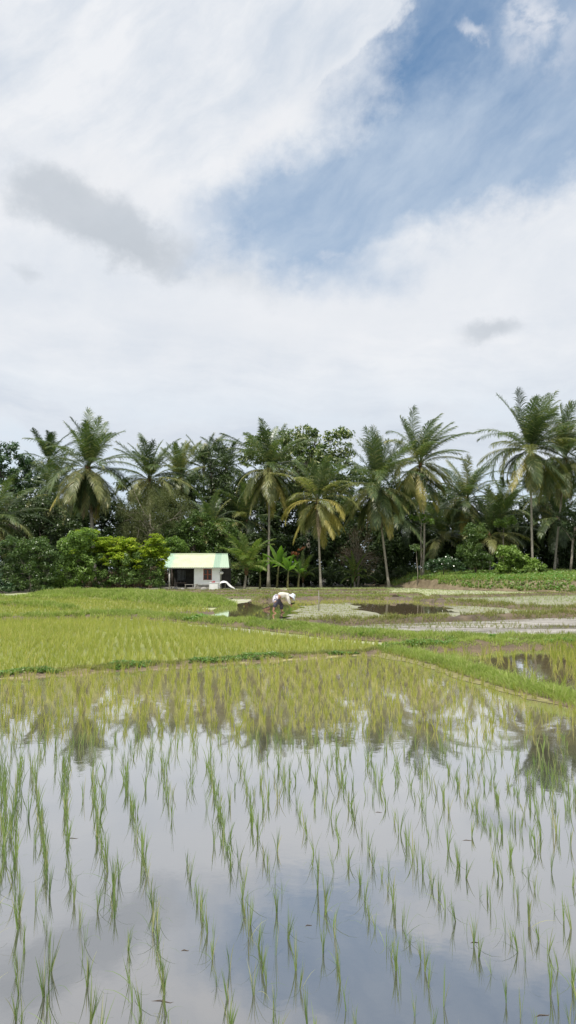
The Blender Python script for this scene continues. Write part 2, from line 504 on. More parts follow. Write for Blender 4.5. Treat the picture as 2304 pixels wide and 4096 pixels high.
# person
M['skin'] = plain('skin', (.30, .17, .10), (.26, .14, .085), 6, .55, .4)
M['shirt'] = plain('shirt', (.66, .64, .56), (.48, .46, .40), 9, .9)
M['sarong'] = plain('sarong', (.62, .60, .64), (.22, .20, .26), 11, .9, lo=.5, hi=.56)
M['trousers'] = plain('trousers', (.03, .03, .045), (.07, .065, .08), 12, .9)
M['hat'] = plain('hat', (.62, .66, .70), (.50, .54, .60), 4, .8)
M['hair'] = plain('hair', (.02, .015, .012), (.03, .02, .015), 9, .6)
M['basket'] = plain('basket', (.36, .22, .15), (.20, .12, .08), 16, .85, .2, .6, 30)

# ------------------------------------------------------------------ terrain helpers
def vnoise(x, y, s=1.0, seed=0):
    """cheap smooth value noise, vectorised"""
    x = np.asarray(x, float) * s + seed * 17.13; y = np.asarray(y, float) * s + seed * 7.77
    xi = np.floor(x); yi = np.floor(y); fx = x - xi; fy = y - yi
    def h(a, b): 
        v = np.sin(a * 127.1 + b * 311.7 + seed * 13.7) * 43758.5453
        return v - np.floor(v)
    ux = fx * fx * (3 - 2 * fx); uy = fy * fy * (3 - 2 * fy)
    return (h(xi, yi) * (1 - ux) + h(xi + 1, yi) * ux) * (1 - uy) + (h(xi, yi + 1) * (1 - ux) + h(xi + 1, yi + 1) * ux) * uy

def inside(px, py, poly):
    n = len(poly); res = np.zeros(len(px), bool); j = n - 1
    for i in range(n):
        xi, yi = poly[i]; xj, yj = poly[j]
        cnd = ((yi > py) != (yj > py)) & (px < (xj - xi) * (py - yi) / (yj - yi + 1e-12) + xi)
        res ^= cnd; j = i
    return res

def resample(pts, step):
    pts = np.array(pts, float)
    # smooth the corners
    for _ in range(2):
        q = [pts[0]]
        for a, b in zip(pts[:-1], pts[1:]):
            q += [a * .75 + b * .25, a * .25 + b * .75]
        q.append(pts[-1]); pts = np.array(q)
    d = np.r_[0, np.cumsum(np.linalg.norm(np.diff(pts, axis=0), axis=1))]
    n = max(3, int(d[-1] / step) + 1)
    s = np.linspace(0, d[-1], n)
    return np.c_[np.interp(s, d, pts[:, 0]), np.interp(s, d, pts[:, 1])]

def in_view(x, y, margin=1.25):
    margin = margin * (1.0 if margin < 1.2 or margin > 1.5 else 1.25)
    return np.abs(x) < (288.0 / F) * np.maximum(y, 0) * margin + .6

def strip(name, line, width, height, mat, step=.15, ncross=13, seed=0, label=None, rough=.3, wvar=.25, shelf=0.0):
    """an earth bank swept along a line; returns a sampler for what grows on it"""
    P = resample([G(*p) for p in line], step)
    T = np.gradient(P, axis=0); T /= np.linalg.norm(T, axis=1)[:, None]
    Nn = np.c_[-T[:, 1], T[:, 0]]
    u = np.linspace(-1, 1, ncross)
    W = width / 2 * (1 + wvar * (vnoise(P[:, 0], P[:, 1], .9, seed + 1) - .5) * 2)
    off = (vnoise(P[:, 0], P[:, 1], .5, seed + 2) - .5) * width * .25
    Xs = P[:, None, 0] + Nn[:, None, 0] * (u[None] * W[:, None] + off[:, None])
    Ys = P[:, None, 1] + Nn[:, None, 1] * (u[None] * W[:, None] + off[:, None])
    Xs += (vnoise(Xs, Ys, 3.0 / width, seed + 3) - .5) * .25 * width * .5
    Ys += (vnoise(Xs, Ys, 3.3 / width, seed + 4) - .5) * .25 * width * .5
    prof = np.clip(1 - np.abs(u) ** 3.2, 0, 1) ** .8
    dd = np.r_[0, np.cumsum(np.linalg.norm(np.diff(P, axis=0), axis=1))]
    tp = np.clip(np.minimum(dd, dd[-1] - dd) / (width * .6), 0, 1) ** .6
    Z = prof[None] * tp[:, None] * height * (1 + rough * 1.3 * (vnoise(Xs, Ys, 2.5, seed + 5) - .5) + rough * 1.2 * (vnoise(Xs, Ys, 8.0, seed + 6) - .5)) - .05
    V = np.stack([Xs, Ys, Z], -1).reshape(-1, 3)
    n, k = Xs.shape
    ii, jj = np.meshgrid(np.arange(n - 1), np.arange(k - 1), indexing='ij')
    a = (ii * k + jj).ravel()
    Q = np.c_[a, a + 1, a + k + 1, a + k]
    o = obj_np(name, V, Q[:, ::-1], mat, smooth=True)
    tag(o, kind='structure')
    def sample(m, lo=-.9, hi=.9):
        i = rng.random(m) * (n - 1.001); j = ((rng.random(m) * (hi - lo) + lo) + 1) / 2 * (k - 1.001)
        i0 = i.astype(int); j0 = j.astype(int); fi = (i - i0)[:, None]; fj = (j - j0)[:, None]
        VV = np.stack([Xs, Ys, Z], -1)
        p = (VV[i0, j0] * (1 - fi) + VV[i0 + 1, j0] * fi) * (1 - fj) + (VV[i0, j0 + 1] * (1 - fi) + VV[i0 + 1, j0 + 1] * fi) * fj
        return p
    return sample, float(np.linalg.norm(np.diff(P, axis=0), axis=1).sum())

def blades(P, h, lean, width, nseg=2, laz=None, face=None, tipw=.12, curl=1.8):
    """P (n,3) roots; returns verts, quads"""
    n = len(P)
    h = np.broadcast_to(h, (n,)); lean = np.broadcast_to(lean, (n,)); width = np.broadcast_to(width, (n,))
    if laz is None: laz = rng.random(n) * 2 * PI
    if face is None: face = rng.random(n) * PI
    t = np.linspace(0, 1, nseg + 1)
    wprof = np.interp(t, [0, .35, .7, 1], [.7, 1, .75, tipw])
    out = lean[:, None] * h[:, None] * t[None] ** curl
    z = h[:, None] * t[None] * np.sqrt(np.clip(1 - (lean[:, None] * t[None] * .6) ** 2, .15, 1))
    cx = P[:, 0, None] + np.cos(laz)[:, None] * out
    cy = P[:, 1, None] + np.sin(laz)[:, None] * out
    cz = P[:, 2, None] + z
    wx = np.cos(face)[:, None] * width[:, None] * wprof[None] / 2
    wy = np.sin(face)[:, None] * width[:, None] * wprof[None] / 2
    L = np.stack([cx - wx, cy - wy, cz], -1); Rr = np.stack([cx + wx, cy + wy, cz], -1)
    V = np.stack([L, Rr], 2).reshape(n, -1, 3)          # n, (nseg+1)*2, 3
    m = (nseg + 1) * 2
    q = np.array([[2 * k, 2 * k + 1, 2 * k + 3, 2 * k + 2] for k in range(nseg)])
    Q = (np.arange(n)[:, None, None] * m + q[None]).reshape(-1, 4)
    return V.reshape(-1, 3), Q

def joinvq(parts):
    Vs, Qs, n = [], [], 0
    for v, q in parts:
        Vs.append(v); Qs.append(q + n); n += len(v)
    return np.concatenate(Vs), np.concatenate(Qs)

def clumps(C, nb, h, spread, width, lean=.35, nseg=2, hv=.3):
    """clumps of blades at C (n,3)"""
    n = len(C); k = nb
    P = np.repeat(C, k, axis=0).astype(float)
    az = rng.random(n * k) * 2 * PI
    r = rng.random(n * k) * spread
    P[:, 0] += np.cos(az) * r; P[:, 1] += np.sin(az) * r
    hh = np.repeat(np.broadcast_to(h, (n,)) * (1 + hv * (rng.random(n) * 2 - 1)), k) * (.55 + .5 * rng.random(n * k))
    ln = lean * (rng.random(n * k) * 1.2)
    return blades(P, hh, ln, width * (.7 + .6 * rng.random(n * k)), nseg, az, rng.random(n * k) * PI)

# ------------------------------------------------------------------ the ground, one sheet to the horizon
gs = MB()
gs.add([(-2500, -300, -.07), (2500, -300, -.07), (2500, 4000, -.07), (-2500, 4000, -.07)], [(0, 1, 2, 3)])
tag(gs.build('ground', M['ground']), kind='structure')

# outlines on the ground (reference positions -> metres)
def poly(pts): return [G(*p) for p in pts]
front = [(-6.5, 1.0), (9.5, 1.0), G(3300, 3080), G(2620, 2892), G(2304, 2815), G(2050, 2750), G(1850, 2693), G(1700, 2642), G(1540, 2612),
         G(1400, 2620), G(1100, 2642), G(800, 2662), G(556, 2676), G(300, 2694), G(0, 2710), G(-600, 2740)]
right_pad = poly([(1700, 2625), (1760, 2598), (2000, 2590), (2304, 2585), (3600, 2583), (3600, 3120), (2800, 2905), (2304, 2775), (2050, 2725), (1850, 2672)])
person_pad = poly([(800, 2466), (860, 2456), (850, 2440), (880, 2425), (1050, 2400), (1200, 2403), (1400, 2399), (1630, 2402), (1900, 2425), (2180, 2445), (2000, 2468), (1700, 2478), (1400, 2488), (1200, 2492), (1000, 2478)])
mid_field = poly([(-900, 2745), (0, 2700), (300, 2686), (556, 2668), (800, 2655), (1100, 2634), (1400, 2614), (1540, 2608), (1640, 2600),
                  (1450, 2572), (1150, 2545), (900, 2518), (700, 2495), (560, 2478), (420, 2474), (0, 2486), (-700, 2500)])
left_field = poly([(-900, 2500), (0, 2484), (300, 2468), (600, 2464), (860, 2446), (760, 2424), (560, 2400), (200, 2393), (0, 2396), (-900, 2398)])
pale_pad = poly([(1280, 2512), (1500, 2496), (1900, 2484), (2304, 2468), (2900, 2455), (2900, 2560), (2304, 2556), (1800, 2552), (1500, 2534)])
far_pad = poly([(1150, 2352), (1550, 2350), (2304, 2378), (3000, 2390), (3000, 2450), (2230, 2436), (1900, 2412), (1629, 2392), (1150, 2392)])
centre_pad = poly([(620, 2364), (1150, 2352), (1560, 2352), (1560, 2392), (1150, 2396), (900, 2402), (700, 2380)])

def sheet(name, outline, z, mat):
    m = MB(); m.add([(x, y, z) for x, y in outline], [tuple(range(len(outline)))])
    return tag(m.build(name, mat), kind='structure')
def ragged(outline, step=.7, amp=.35):
    res = []
    for a, b in zip(outline, outline[1:] + outline[:1]):
        L = math.hypot(b[0] - a[0], b[1] - a[1]); n = max(1, int(L / step))
        for i in range(n):
            t = i / n; x = a[0] + (b[0] - a[0]) * t; y = a[1] + (b[1] - a[1]) * t
            k = amp * (float(vnoise(x, y, 1.3 / step, 91)) - .5) * 2; j = amp * (float(vnoise(x, y, 1.1 / step, 92)) - .5) * 2
            res.append((x + j, y + k))
    return res
def sheet_grow(outline, k):
    c0 = np.mean(outline, axis=0)
    return [tuple(c0 + (np.array(p) - c0) * k) for p in outline]
sheet('water', [(-9, -.5), (13, -.5), (13, 7.2), G(3300, 3090)] + [(x, y + .12) for x, y in front[2:]] + [(-9.5, 12.5)], 0.0, M['water'])
sheet('water', right_pad, 0.001, M['water_far'])
sheet('water', person_pad, 0.002, M['water_far'])
M['water_shine'] = watermat('water_shine', (.36, .35, .33), (.36, .35, .33), 5, 10, .30, .03, 3.0, .25)  # bright patch before the hut: white reflection put into the bed colour
sheet('water', ragged(poly([(770, 2398), (820, 2393), (905, 2392), (960, 2397), (910, 2404), (800, 2406)]), 1.0, .9), 0.0, M['water_shine'])
sheet('paddy_mud', [(x, y) for x, y in mid_field], -.012, M['field'])
sheet('paddy_mud', left_field, -.010, M['field'])
sheet('paddy_mud', ragged(poly([(560, 2466), (700, 2448), (860, 2440), (1010, 2462), (1160, 2476), (1250, 2496), (1150, 2508), (900, 2490), (700, 2476)]), .7, .5), -.004, M['mud_plain'])
sheet('paddy_mud', pale_pad, -.008, M['silt'])
sheet('paddy_mud', ragged(poly([(1135, 2482), (1200, 2424), (1400, 2410), (1450, 2440), (1560, 2460), (1730, 2476), (1400, 2488), (1200, 2492)]), .6, .7), .007, M['silt_green'])
sheet('paddy_mud', ragged(poly([(1800, 2424), (1900, 2425), (2180, 2445), (2000, 2468), (1740, 2474), (1790, 2450)]), .6, .7), .007, M['silt_green'])
sc = sheet('algae_scum', ragged(poly([(1480, 2622), (1560, 2616), (1640, 2630), (1700, 2645), (1850, 2692), (2050, 2756), (2304, 2822), (2304, 2836), (2120, 2798), (1960, 2752), (1800, 2706), (1700, 2668), (1620, 2646), (1560, 2640)]), .14, .07), .005, M['scum'])
tag(sc, 'yellowish algae film floating along the foot of the diagonal bank', 'algae', kind='stuff')
sheet('paddy_mud', poly([(1640, 2391), (1900, 2388), (2304, 2382), (2700, 2380), (2700, 2442), (2230, 2434), (1900, 2410)]), -.010, M['silt_green'])

# ------------------------------------------------------------------ earth banks
BK = {}
BK['front'] = strip('earth_bank', [(-500, 2748), (0, 2704), (300, 2688), (556, 2670), (800, 2657), (1100, 2637), (1400, 2616), (1560, 2608)], .60, .12, M['mud'], .08, 15, 1, rough=.35, wvar=.12)
BK['right'] = strip('earth_bank', [(1500, 2606), (1620, 2620), (1720, 2642), (1850, 2684), (2050, 2748), (2304, 2814), (2560, 2880), (2900, 2980), (3700, 3200)], .62, .13, M['mud'], .08, 17, 2, rough=.22, wvar=.12)
BK['long'] = strip('earth_bank', [(300, 2462), (560, 2464), (800, 2485), (1000, 2502), (1200, 2522), (1450, 2547), (1750, 2563), (2100, 2568), (2304, 2578), (2900, 2580)], 1.3, .18, M['mud_plain'], .16, 15, 3)
BK['junction'] = strip('earth_bank', [(1500, 2608), (1640, 2600), (1800, 2594), (2000, 2588), (2304, 2582), (2900, 2580)], .7, .18, M['mud_plain'], .1, 13, 4, rough=.5)
BK['pale'] = strip('earth_bank', [(1160, 2494), (1250, 2500), (1400, 2494), (1700, 2484), (2000, 2474), (2304, 2464), (2900, 2452)], .8, .22, M['mud_dark'], .15, 11, 5)
BK['brown'] = strip('earth_bank', [(1000, 2404), (1200, 2401), (1400, 2398), (1629, 2400), (1800, 2412), (2000, 2428), (2209, 2443), (2500, 2452)], 1.3, .22, M['mud_dark'], .2, 11, 6, rough=.5)
BK['far_a'] = strip('earth_bank', [(1700, 2392), (1850, 2390), (2050, 2386), (2304, 2378), (2900, 2372)], .9, .22, M['mud_dark'], .25, 9, 7)
BK['far_b'] = strip('earth_bank', [(600, 2366), (800, 2367), (1100, 2366), (1400, 2364), (1560, 2362)], 1.0, .2, M['mud_dark'], .3, 9, 8)
BK['far_c'] = strip('earth_bank', [(560, 2378), (750, 2380), (1000, 2379), (1300, 2379), (1560, 2381), (1700, 2384)], 1.0, .22, M['mud_dark'], .3, 9, 9)
BK['far_d'] = strip('earth_bank', [(850, 2392), (1000, 2391), (1200, 2392), (1350, 2393), (1620, 2390)], .8, .2, M['mud_dark'], .25, 9, 10)
BK['swath'] = strip('earth_bank', [(120, 2390), (300, 2386), (480, 2388), (620, 2400), (740, 2412), (830, 2426)], 4.2, .42, M['mud_grass'], .3, 13, 11)
BK['left_a'] = strip('earth_bank', [(-300, 2420), (0, 2424), (130, 2423), (300, 2440)], .9, .16, M['mud_dark'], .25, 9, 12)
BK['left_b'] = strip('earth_bank', [(-600, 2490), (0, 2479), (200, 2473), (400, 2464), (620, 2460)], 1.0, .16, M['mud_dark'], .2, 9, 13)
BK['left_c'] = strip('earth_bank', [(-600, 2400), (0, 2398), (200, 2396), (330, 2392)], 1.6, .2, M['mud_grass'], .3, 9, 14)

# terrace on the right, rising to the palms
def terr_edge(x):
    """y of the foot of the terrace"""
    xs = [AT(sx, 2300, D).x for sx, D in ((1500, 84), (1620, 82), (1800, 74), (2050, 68), (2304, 64))]
    ys = [84, 82, 74, 68, 64]
    x = np.asarray(x, float)
    y = np.interp(x, xs, ys)
    return np.where(x > xs[-1], ys[-1] - (x - xs[-1]) * .12, y)
TX0 = AT(1545, 2300, 84).x
def terr_z(x, y):
    v = y - terr_edge(x) + (vnoise(x, y, .35, 3) - .5) * 1.2
    z = np.interp(v, [0, .3, 1.6, 2.5, 8, 16, 60], [0, .12, .92, 1.05, 1.3, 1.62, 1.75])
    e = np.clip((x - TX0 + (vnoise(x, y, .5, 4) - .5) * 1.2) / 3.2, 0, 1)
    return z * e * e * (3 - 2 * e) + (vnoise(x, y, 1.7, 5) - .5) * .12 - .06
xs = np.arange(TX0 - 1, 75, .35)
vs_ = np.r_[np.arange(-.6, 4, .2), np.arange(4, 20, .8), np.arange(20, 70, 4)]
XX = np.repeat(xs[:, None], len(vs_), 1); YY = terr_edge(XX) + vs_[None]
ZZ = terr_z(XX, YY)
n, k = XX.shape
ii, jj = np.meshgrid(np.arange(n - 1), np.arange(k - 1), indexing='ij'); a = (ii * k + jj).ravel()
tag(obj_np('terrace_ground', np.stack([XX, YY, ZZ], -1), np.c_[a, a + k, a + k + 1, a + 1], M['clay'], smooth=True), kind='structure')
def ground_z(x, y):
    if x > TX0 and y > float(terr_edge(x)): return float(terr_z(np.array(x), np.array(y))) 
    return 0.0

# ------------------------------------------------------------------ grass and weeds on the banks (nobody could count it)
def grow(name, smp, m, h, w, mat, lean=.5, lo=-.9, hi=.9, nseg=2, patch=None, seed=0):
    P = smp(m, lo, hi)
    P = P[in_view(P[:, 0], P[:, 1], 1.35)]
    if patch is not None:
        f = vnoise(P[:, 0], P[:, 1], 1.1, seed + 40) * .6 + vnoise(P[:, 0], P[:, 1], 3.7, seed + 41) * .4
        P = P[f > patch]
    hh = h * (.45 + .9 * rng.random(len(P))) * (.6 + .8 * vnoise(P[:, 0], P[:, 1], 2.2, seed + 42))
    P[:, 2] -= .01
    V, Q = blades(P, hh, lean * rng.random(len(P)) * 1.6, w * (.6 + .8 * rng.random(len(P))), nseg)
    return V, Q
def stuff(name, parts, mat, label, cat='grass'):
    V, Q = joinvq(parts)
    o = obj_np(name, V, Q, mat)
    return tag(o, label, cat, kind='stuff')
s, L = BK['right']
stuff('grass', [grow('', s, 32000, .095, .009, None, .8, -.86, .92, seed=1), grow('', s, 2500, .17, .009, None, .8, -.5, .8, seed=2)], M['grass'],
      'bright green grass covering the diagonal bank right of the flooded paddy')
s, L = BK['long']
stuff('grass', [grow('', s, 42000, .13, .015, None, .7, -.92, .92, patch=.22, seed=3)], M['grass'],
      'long band of bright green grass crossing behind the yellow rice field')
s, L = BK['junction']
stuff('grass', [grow('', s, 12000, .10, .012, None, .8, -.8, .95, patch=.2, seed=4)], M['grass'],
      'sparse grass on the muddy bank above the right corner paddy')
s, L = BK['front']
stuff('grass', [grow('', s, 12000, .07, .010, None, .9, -.5, .98, patch=.30, seed=5)], M['grass_dull'],
      'short thin grass along the muddy bank between the two front paddies')
# creeping weeds with little round leaves on the near bank
def leaflets(P, size, tilt=.5, aspect=1.0):
    """small diamond leaves, each lying in its own plane"""
    n = len(P)
    az = rng.random(n) * 2 * PI; u = np.c_[np.cos(az), np.sin(az), (rng.random(n) - .5) * 2 * tilt]
    v = np.c_[-np.sin(az), np.cos(az), (rng.random(n) - .5) * 2 * tilt]
    s_ = (size * (.6 + .8 * rng.random(n)))[:, None]
    a = P - u * s_ * .5; b = P + v * s_ * .32 * aspect; c_ = P + u * s_ * .5; d = P - v * s_ * .32 * aspect
    V = np.stack([a, b, c_, d], 1).reshape(-1, 3)
    return V, np.arange(n * 4).reshape(-1, 4)
def weed_patch(smp, m, size, hmax, lo, hi, patch, seed):
    P = smp(m, lo, hi); P = P[in_view(P[:, 0], P[:, 1], 1.3)]
    f = vnoise(P[:, 0], P[:, 1], .8, seed) * .6 + vnoise(P[:, 0], P[:, 1], 2.7, seed + 1) * .4
    P = P[f > patch]
    P[:, 2] += rng.random(len(P)) * hmax * np.clip((f[f > patch] - patch) * 8, .2, 1) + .005
    return leaflets(P, size, .6)
stuff('creeping_weed', [weed_patch(BK['front'][0], 15000, .042, .06, -.75, .95, .45, 60), weed_patch(BK['junction'][0], 5000, .06, .08, -.6, .9, .5, 62)],
      M['weed'], 'low creeping round-leaved weed on the muddy front bank', 'weed')
stuff('creeping_weed', [weed_patch(BK['long'][0], 16000, .09, .16, -.9, .2, .58, 64)], M['weed'],
      'pale leafy weed mixed into the long grassy bank', 'weed')
for key, cnt, h, w, mt, lab, pt in (
        ('swath', 42000, .21, .035, 'grass', 'broad bright green grassy mound in front of the yellow-leaved tree', None),
        ('pale', 9000, .15, .022, 'grass_dull', 'dull grass along the dark bank above the grey paddy', .34),
        ('brown', 9000, .16, .03, 'grass_dull', 'dull grass on the brown bank behind the bent farmer', .45),
        ('far_a', 5000, .11, .035, 'grass_dull', 'thin grassy bank line across the far right paddies', .25),
        ('far_b', 4500, .10, .04, 'grass_dull', 'grass strip nearest the hut and the palm feet', .3),
        ('far_c', 4500, .12, .04, 'grass_dull', 'second grass strip in front of the hut', .3),
        ('far_d', 4000, .12, .04, 'grass', 'third grass strip in front of the hut, just behind the farmer', .25),
        ('left_a', 6000, .20, .03, 'grass', 'grass ridge crossing the far left field', .2),
        ('left_b', 9000, .16, .025, 'grass', 'grass ridge between the two left yellow fields', .3),
        ('left_c', 9000, .18, .04, 'grass', 'grassy edge in front of the left shrubs', .15)):
    smp, L = BK[key]
    stuff('grass', [grow('', smp, cnt, h, w, None, .6, -.95, .95, patch=pt, seed=sum(map(ord, key)) % 7)], M[mt], lab)
# terrace grass
m_ = 60000
tx = TX0 + 1.0 + rng.random(m_) ** .9 * 45; tv = rng.random(m_) ** 1.3 * 22 + .55
ty = terr_edge(tx) + tv
keep = in_view(tx, ty, 1.3) & ((vnoise(tx, ty, .5, 9) * .6 + vnoise(tx, ty, 1.6, 10) * .4 > .30) | (tv > 2.0)) & ((tx > AT(1740, 2300, 78).x) | (tv > 1.7))
tx, ty = tx[keep], ty[keep]
P = np.c_[tx, ty, terr_z(tx, ty) - .02]
stuff('grass', [blades(P, .30 * (.4 + rng.random(len(P))) * (.5 + vnoise(tx, ty, .8, 11)), .5 * rng.random(len(P)), .05 * (.6 + rng.random(len(P))), 2)], M['grass'],
      'grass covering the raised terrace below the right palms')
keep = rng.random(len(P)) < .5
stuff('creeping_weed', [leaflets(np.c_[P[keep][:, :2], P[keep][:, 2] + .1 + .25 * rng.random(keep.sum())], .22, .7)], M['weed'],
      'leafy weeds hanging on the face of the raised terrace', 'weed')

# ------------------------------------------------------------------ rice
def scatter_rows(polyg, vp, row, col, jit, ymin, ymax, wedge=1.2, ang=None):
    """rows running along direction ang (radians from +Y)"""
    ca, sa = math.cos(ang), math.sin(ang)
    R_ = ymax * 1.8
    i = np.arange(-int(R_ / row), int(R_ / row)); j = np.arange(-int(R_ / col), int(R_ / col) * 2)
    I, J = np.meshgrid(i, j, indexing='ij')
    u = (I * row).astype(float).ravel(); v = (J * col).astype(float).ravel()
    u += (rng.random(len(u)) - .5) * jit * row; v += (rng.random(len(v)) - .5) * jit * col * 1.6
    x = u * ca + v * sa; y = -u * sa + v * ca
    k = (y > ymin) & (y < ymax) & in_view(x, y, wedge)
    x, y = x[k], y[k]
    k = inside(x, y, polyg)
    return x[k], y[k]

# front paddy: the near rows follow the planter's lines, curving a little
xv_x = [-200, 50, 82, 139, 175, 221, 282, 350, 405, 447, 556, 900]
xv_v = [-60, 30, 50, 56, 80, 120, 172, 225, 235, 243, 262, 300]
row_x = [-90, -48, -8, 20, 49, 84, 139, 176, 221, 266, 308, 351, 405, 447, 511, 556, 602, 650, 700, 745, 790, 838, 885, 930, 975, 1020, 1068, 1115, 1160, 1210, 1260, 1310]
NEAR = []      # x, y, scale
for x0 in row_x:
    vpx = np.interp(x0, xv_x, xv_v)
    gx0, gy0 = G(x0 * 4, 4064)
    dirx = (vpx - 288) / F
    y = gy0 - .9 + rng.random() * .2
    while y < 7.4:
        wob = .018 * math.sin(y * 1.7 + x0) + .03 * math.sin(y * .7 + x0 * .37)
        x = gx0 + dirx * (y - gy0) + wob + rng.normal(0, .012) + (rng.normal(0, .05) if rng.random() < .06 else 0)
        dense = (.90 if x0 < 300 else .80) + .14 * (math.sin(y * 2.3 + x0 * 1.7) > -.2) - .07
        if rng.random() < dense:
            NEAR.append((x, y))
        y += .085 + rng.random() * .075
NEAR = np.array(NEAR)
# extra plants between the rows as the rows fan out
ex = scatter_rows(front, 0, .24, .20, .8, 3.4, 7.4, ang=R(-9))
exk = rng.random(len(ex[0])) < np.interp(ex[1], [3.4, 5, 7], [.03, .16, .50])
ex = np.c_[ex[0][exk], ex[1][exk]]
NEAR = np.vstack([NEAR, ex])
NEAR = NEAR[in_view(NEAR[:, 0], NEAR[:, 1], 1.75) & (NEAR[:, 1] > 2.55) & inside(NEAR[:, 0], NEAR[:, 1], front)]
# thin-out where plants failed
f = vnoise(NEAR[:, 0], NEAR[:, 1], 1.0, 77)
NEAR = NEAR[(rng.random(len(NEAR)) < .84 + f * .35)]
order = np.argsort(NEAR[:, 1])
NEAR = NEAR[order]
seen = in_view(NEAR[:, 0], NEAR[:, 1] - .12, .93) & (NEAR[:, 1] > 2.95)
seen &= np.cumsum(seen) <= 300
IND, REST = NEAR[seen], NEAR[~seen]
YI = IND[-1, 1]
variants = []
for k in range(26):
    nb = int(rng.integers(6, 14)) if k < 21 else int(rng.integers(2, 5))
    hgt = .135 + .075 * rng.random()
    V, Q = clumps(np.zeros((1, 3)), nb, hgt, .008, .0042, lean=.12 + .28 * rng.random(), nseg=4, hv=.1)
    parts = [(V, Q)]
    if rng.random() < .28:     # a bent or floating blade
        P1 = np.zeros((2, 3)); P1[:, :2] = (rng.random((2, 2)) - .5) * .02
        parts.append(blades(P1, hgt * .8, 1.5, .004, 5, curl=1.4))
    V, Q = joinvq(parts); V[:, 2] -= .012
    me = mesh_np('rice_seedling', V, Q); me.materials.append(M['rice_near']); variants.append(me)
for (x, y) in IND:
    o = bpy.data.objects.new('rice_seedling', variants[int(rng.integers(len(variants)))])
    o.location = (x, y, 0); o.rotation_euler = ((rng.random() - .5) * .22, (rng.random() - .5) * .3, rng.random() * 6.28)
    big = 1.0 + (.25 if x < -.2 and y > 4.5 else 0)
    sc_ = (.62 + .44 * rng.random()) * big
    o.scale = (sc_ * .8, sc_ * .8, sc_ * (.9 + .3 * rng.random()))
    tag(o, 'small rice seedling standing in the still water of the nearest paddy', 'rice seedling', 'rice seedlings in the flooded front paddy')
    COL.objects.link(o)
# the rest of the front paddy
fx, fy = scatter_rows(front, 0, .215, .15, .7, 7.4, 19, wedge=1.7, ang=R(-7))
k = rng.random(len(fx)) < np.interp(fy, [7, 9, 12], [.62, .75, .92])
C = np.vstack([REST, np.c_[fx[k], fy[k]]])
def dist_edge(C):   # thin out near the right bank and the corner
    return vnoise(C[:, 0], C[:, 1], .8, 5)
C = C[rng.random(len(C)) < .75 + .4 * dist_edge(C)]
C3 = np.c_[C, np.full(len(C), -.012)]
left = np.clip(-C3[:, 0] * .25 + .3, 0, 1)
hC = .17 + .06 * left + .02 * vnoise(C3[:, 0], C3[:, 1], .5, 8)
far = C3[:, 1] > 8.6
A = C3[~far]; B_ = C3[far]
stuff('rice_crop', [clumps(A, 6, hC[~far] * .92, .012, .0052, .32, 3)], M['rice_near'],
      'rice plants farther out in the flooded front paddy', 'rice crop')
stuff('rice_crop', [clumps(B_, 8, hC[far] * .95, .020, .0068, .40, 2)], M['rice_far'],
      'dense yellow-green rice at the far side of the flooded front paddy', 'rice crop')
# middle yellow field
fx, fy = scatter_rows(mid_field, 0, .21, .15, .6, 12, 36, ang=R(-12))
f = vnoise(fx, fy, .35, 21) * .6 + vnoise(fx, fy, 1.2, 22) * .4
k = rng.random(len(fx)) < np.clip((f - .16) * 6, .1, .96)
fx, fy, f = fx[k], fy[k], f[k]
C = np.c_[fx, fy, np.full(len(fx), -.01)]
C[:, 2] += 0
hm = .19 + .07 * vnoise(fx, fy, .5, 23)
nearm = fy < 20
stuff('rice_crop', [clumps(C[nearm], 8, hm[nearm], .035, .014, .5, 2), clumps(C[~nearm], 8, hm[~nearm], .05, .022, .5, 1)], M['rice_field'],
      'thick yellow-green rice filling the middle left field', 'rice crop')
fx, fy = scatter_rows(left_field, 0, .34, .26, .7, 28, 66, ang=R(-25))
f = vnoise(fx, fy, .2, 31)
k = rng.random(len(fx)) < .92
C = np.c_[fx[k], fy[k], np.full(k.sum(), -.01)]
stuff('rice_crop', [clumps(C, 6, .18, .12, .045, .5, 1)], M['rice_field'], 'far left yellow rice field below the shrubs', 'rice crop')
# right corner paddy: taller yellow rice in rows, open water at its left
fx, fy = scatter_rows(right_pad, 0, .23, .15, .5, 9, 26, wedge=1.9, ang=R(8))
f = vnoise(fx, fy, .5, 41)
cx0 = np.interp(fy, [11, 14, 19, 24], [4.2, 5.1, 5.6, 5.8])
k = (rng.random(len(fx)) < np.clip((fx - cx0) * .8 + f * .8 - .3, .10, .85))
C = np.c_[fx[k], fy[k], np.full(k.sum(), -.01)]
stuff('rice_crop', [clumps(C, 9, .27, .03, .011, .4, 3)], M['rice_far'], 'tall yellow-green rice in rows in the right corner paddy', 'rice crop')
# seedlings in the grey paddy and the farmer's paddy
fx, fy = scatter_rows(pale_pad, 0, .26, .22, .7, 16, 60, ang=R(35))
k = rng.random(len(fx)) < np.clip(vnoise(fx, fy * 3, .25, 51) * 1.5 - .25, 0, 1)
C = np.c_[fx[k], fy[k], np.full(k.sum(), -.01)]
stuff('rice_crop', [clumps(C, 6, .13, .05, .018, .5, 1)], M['grass_dull'], 'sparse tiny seedlings in the grey silty paddy', 'rice crop')
p0, p1 = G(1152, 2424), G(1560, 2464)
angp = math.atan2(p1[0] - p0[0], p1[1] - p0[1])
fx, fy = scatter_rows(person_pad, 0, .85, .12, .30, 25, 70, ang=angp)
gap = (fx > G(1440, 2445)[0]) & (fx < G(1790, 2425)[0] ) & (fy > G(0, 2462)[1]) & (fy < G(0, 2412)[1])
lft = fx < G(1170, 2450)[0]
k = ~gap & (~lft | (rng.random(len(fx)) < .05))
C = np.c_[fx[k], fy[k], np.full(k.sum(), -.01)]
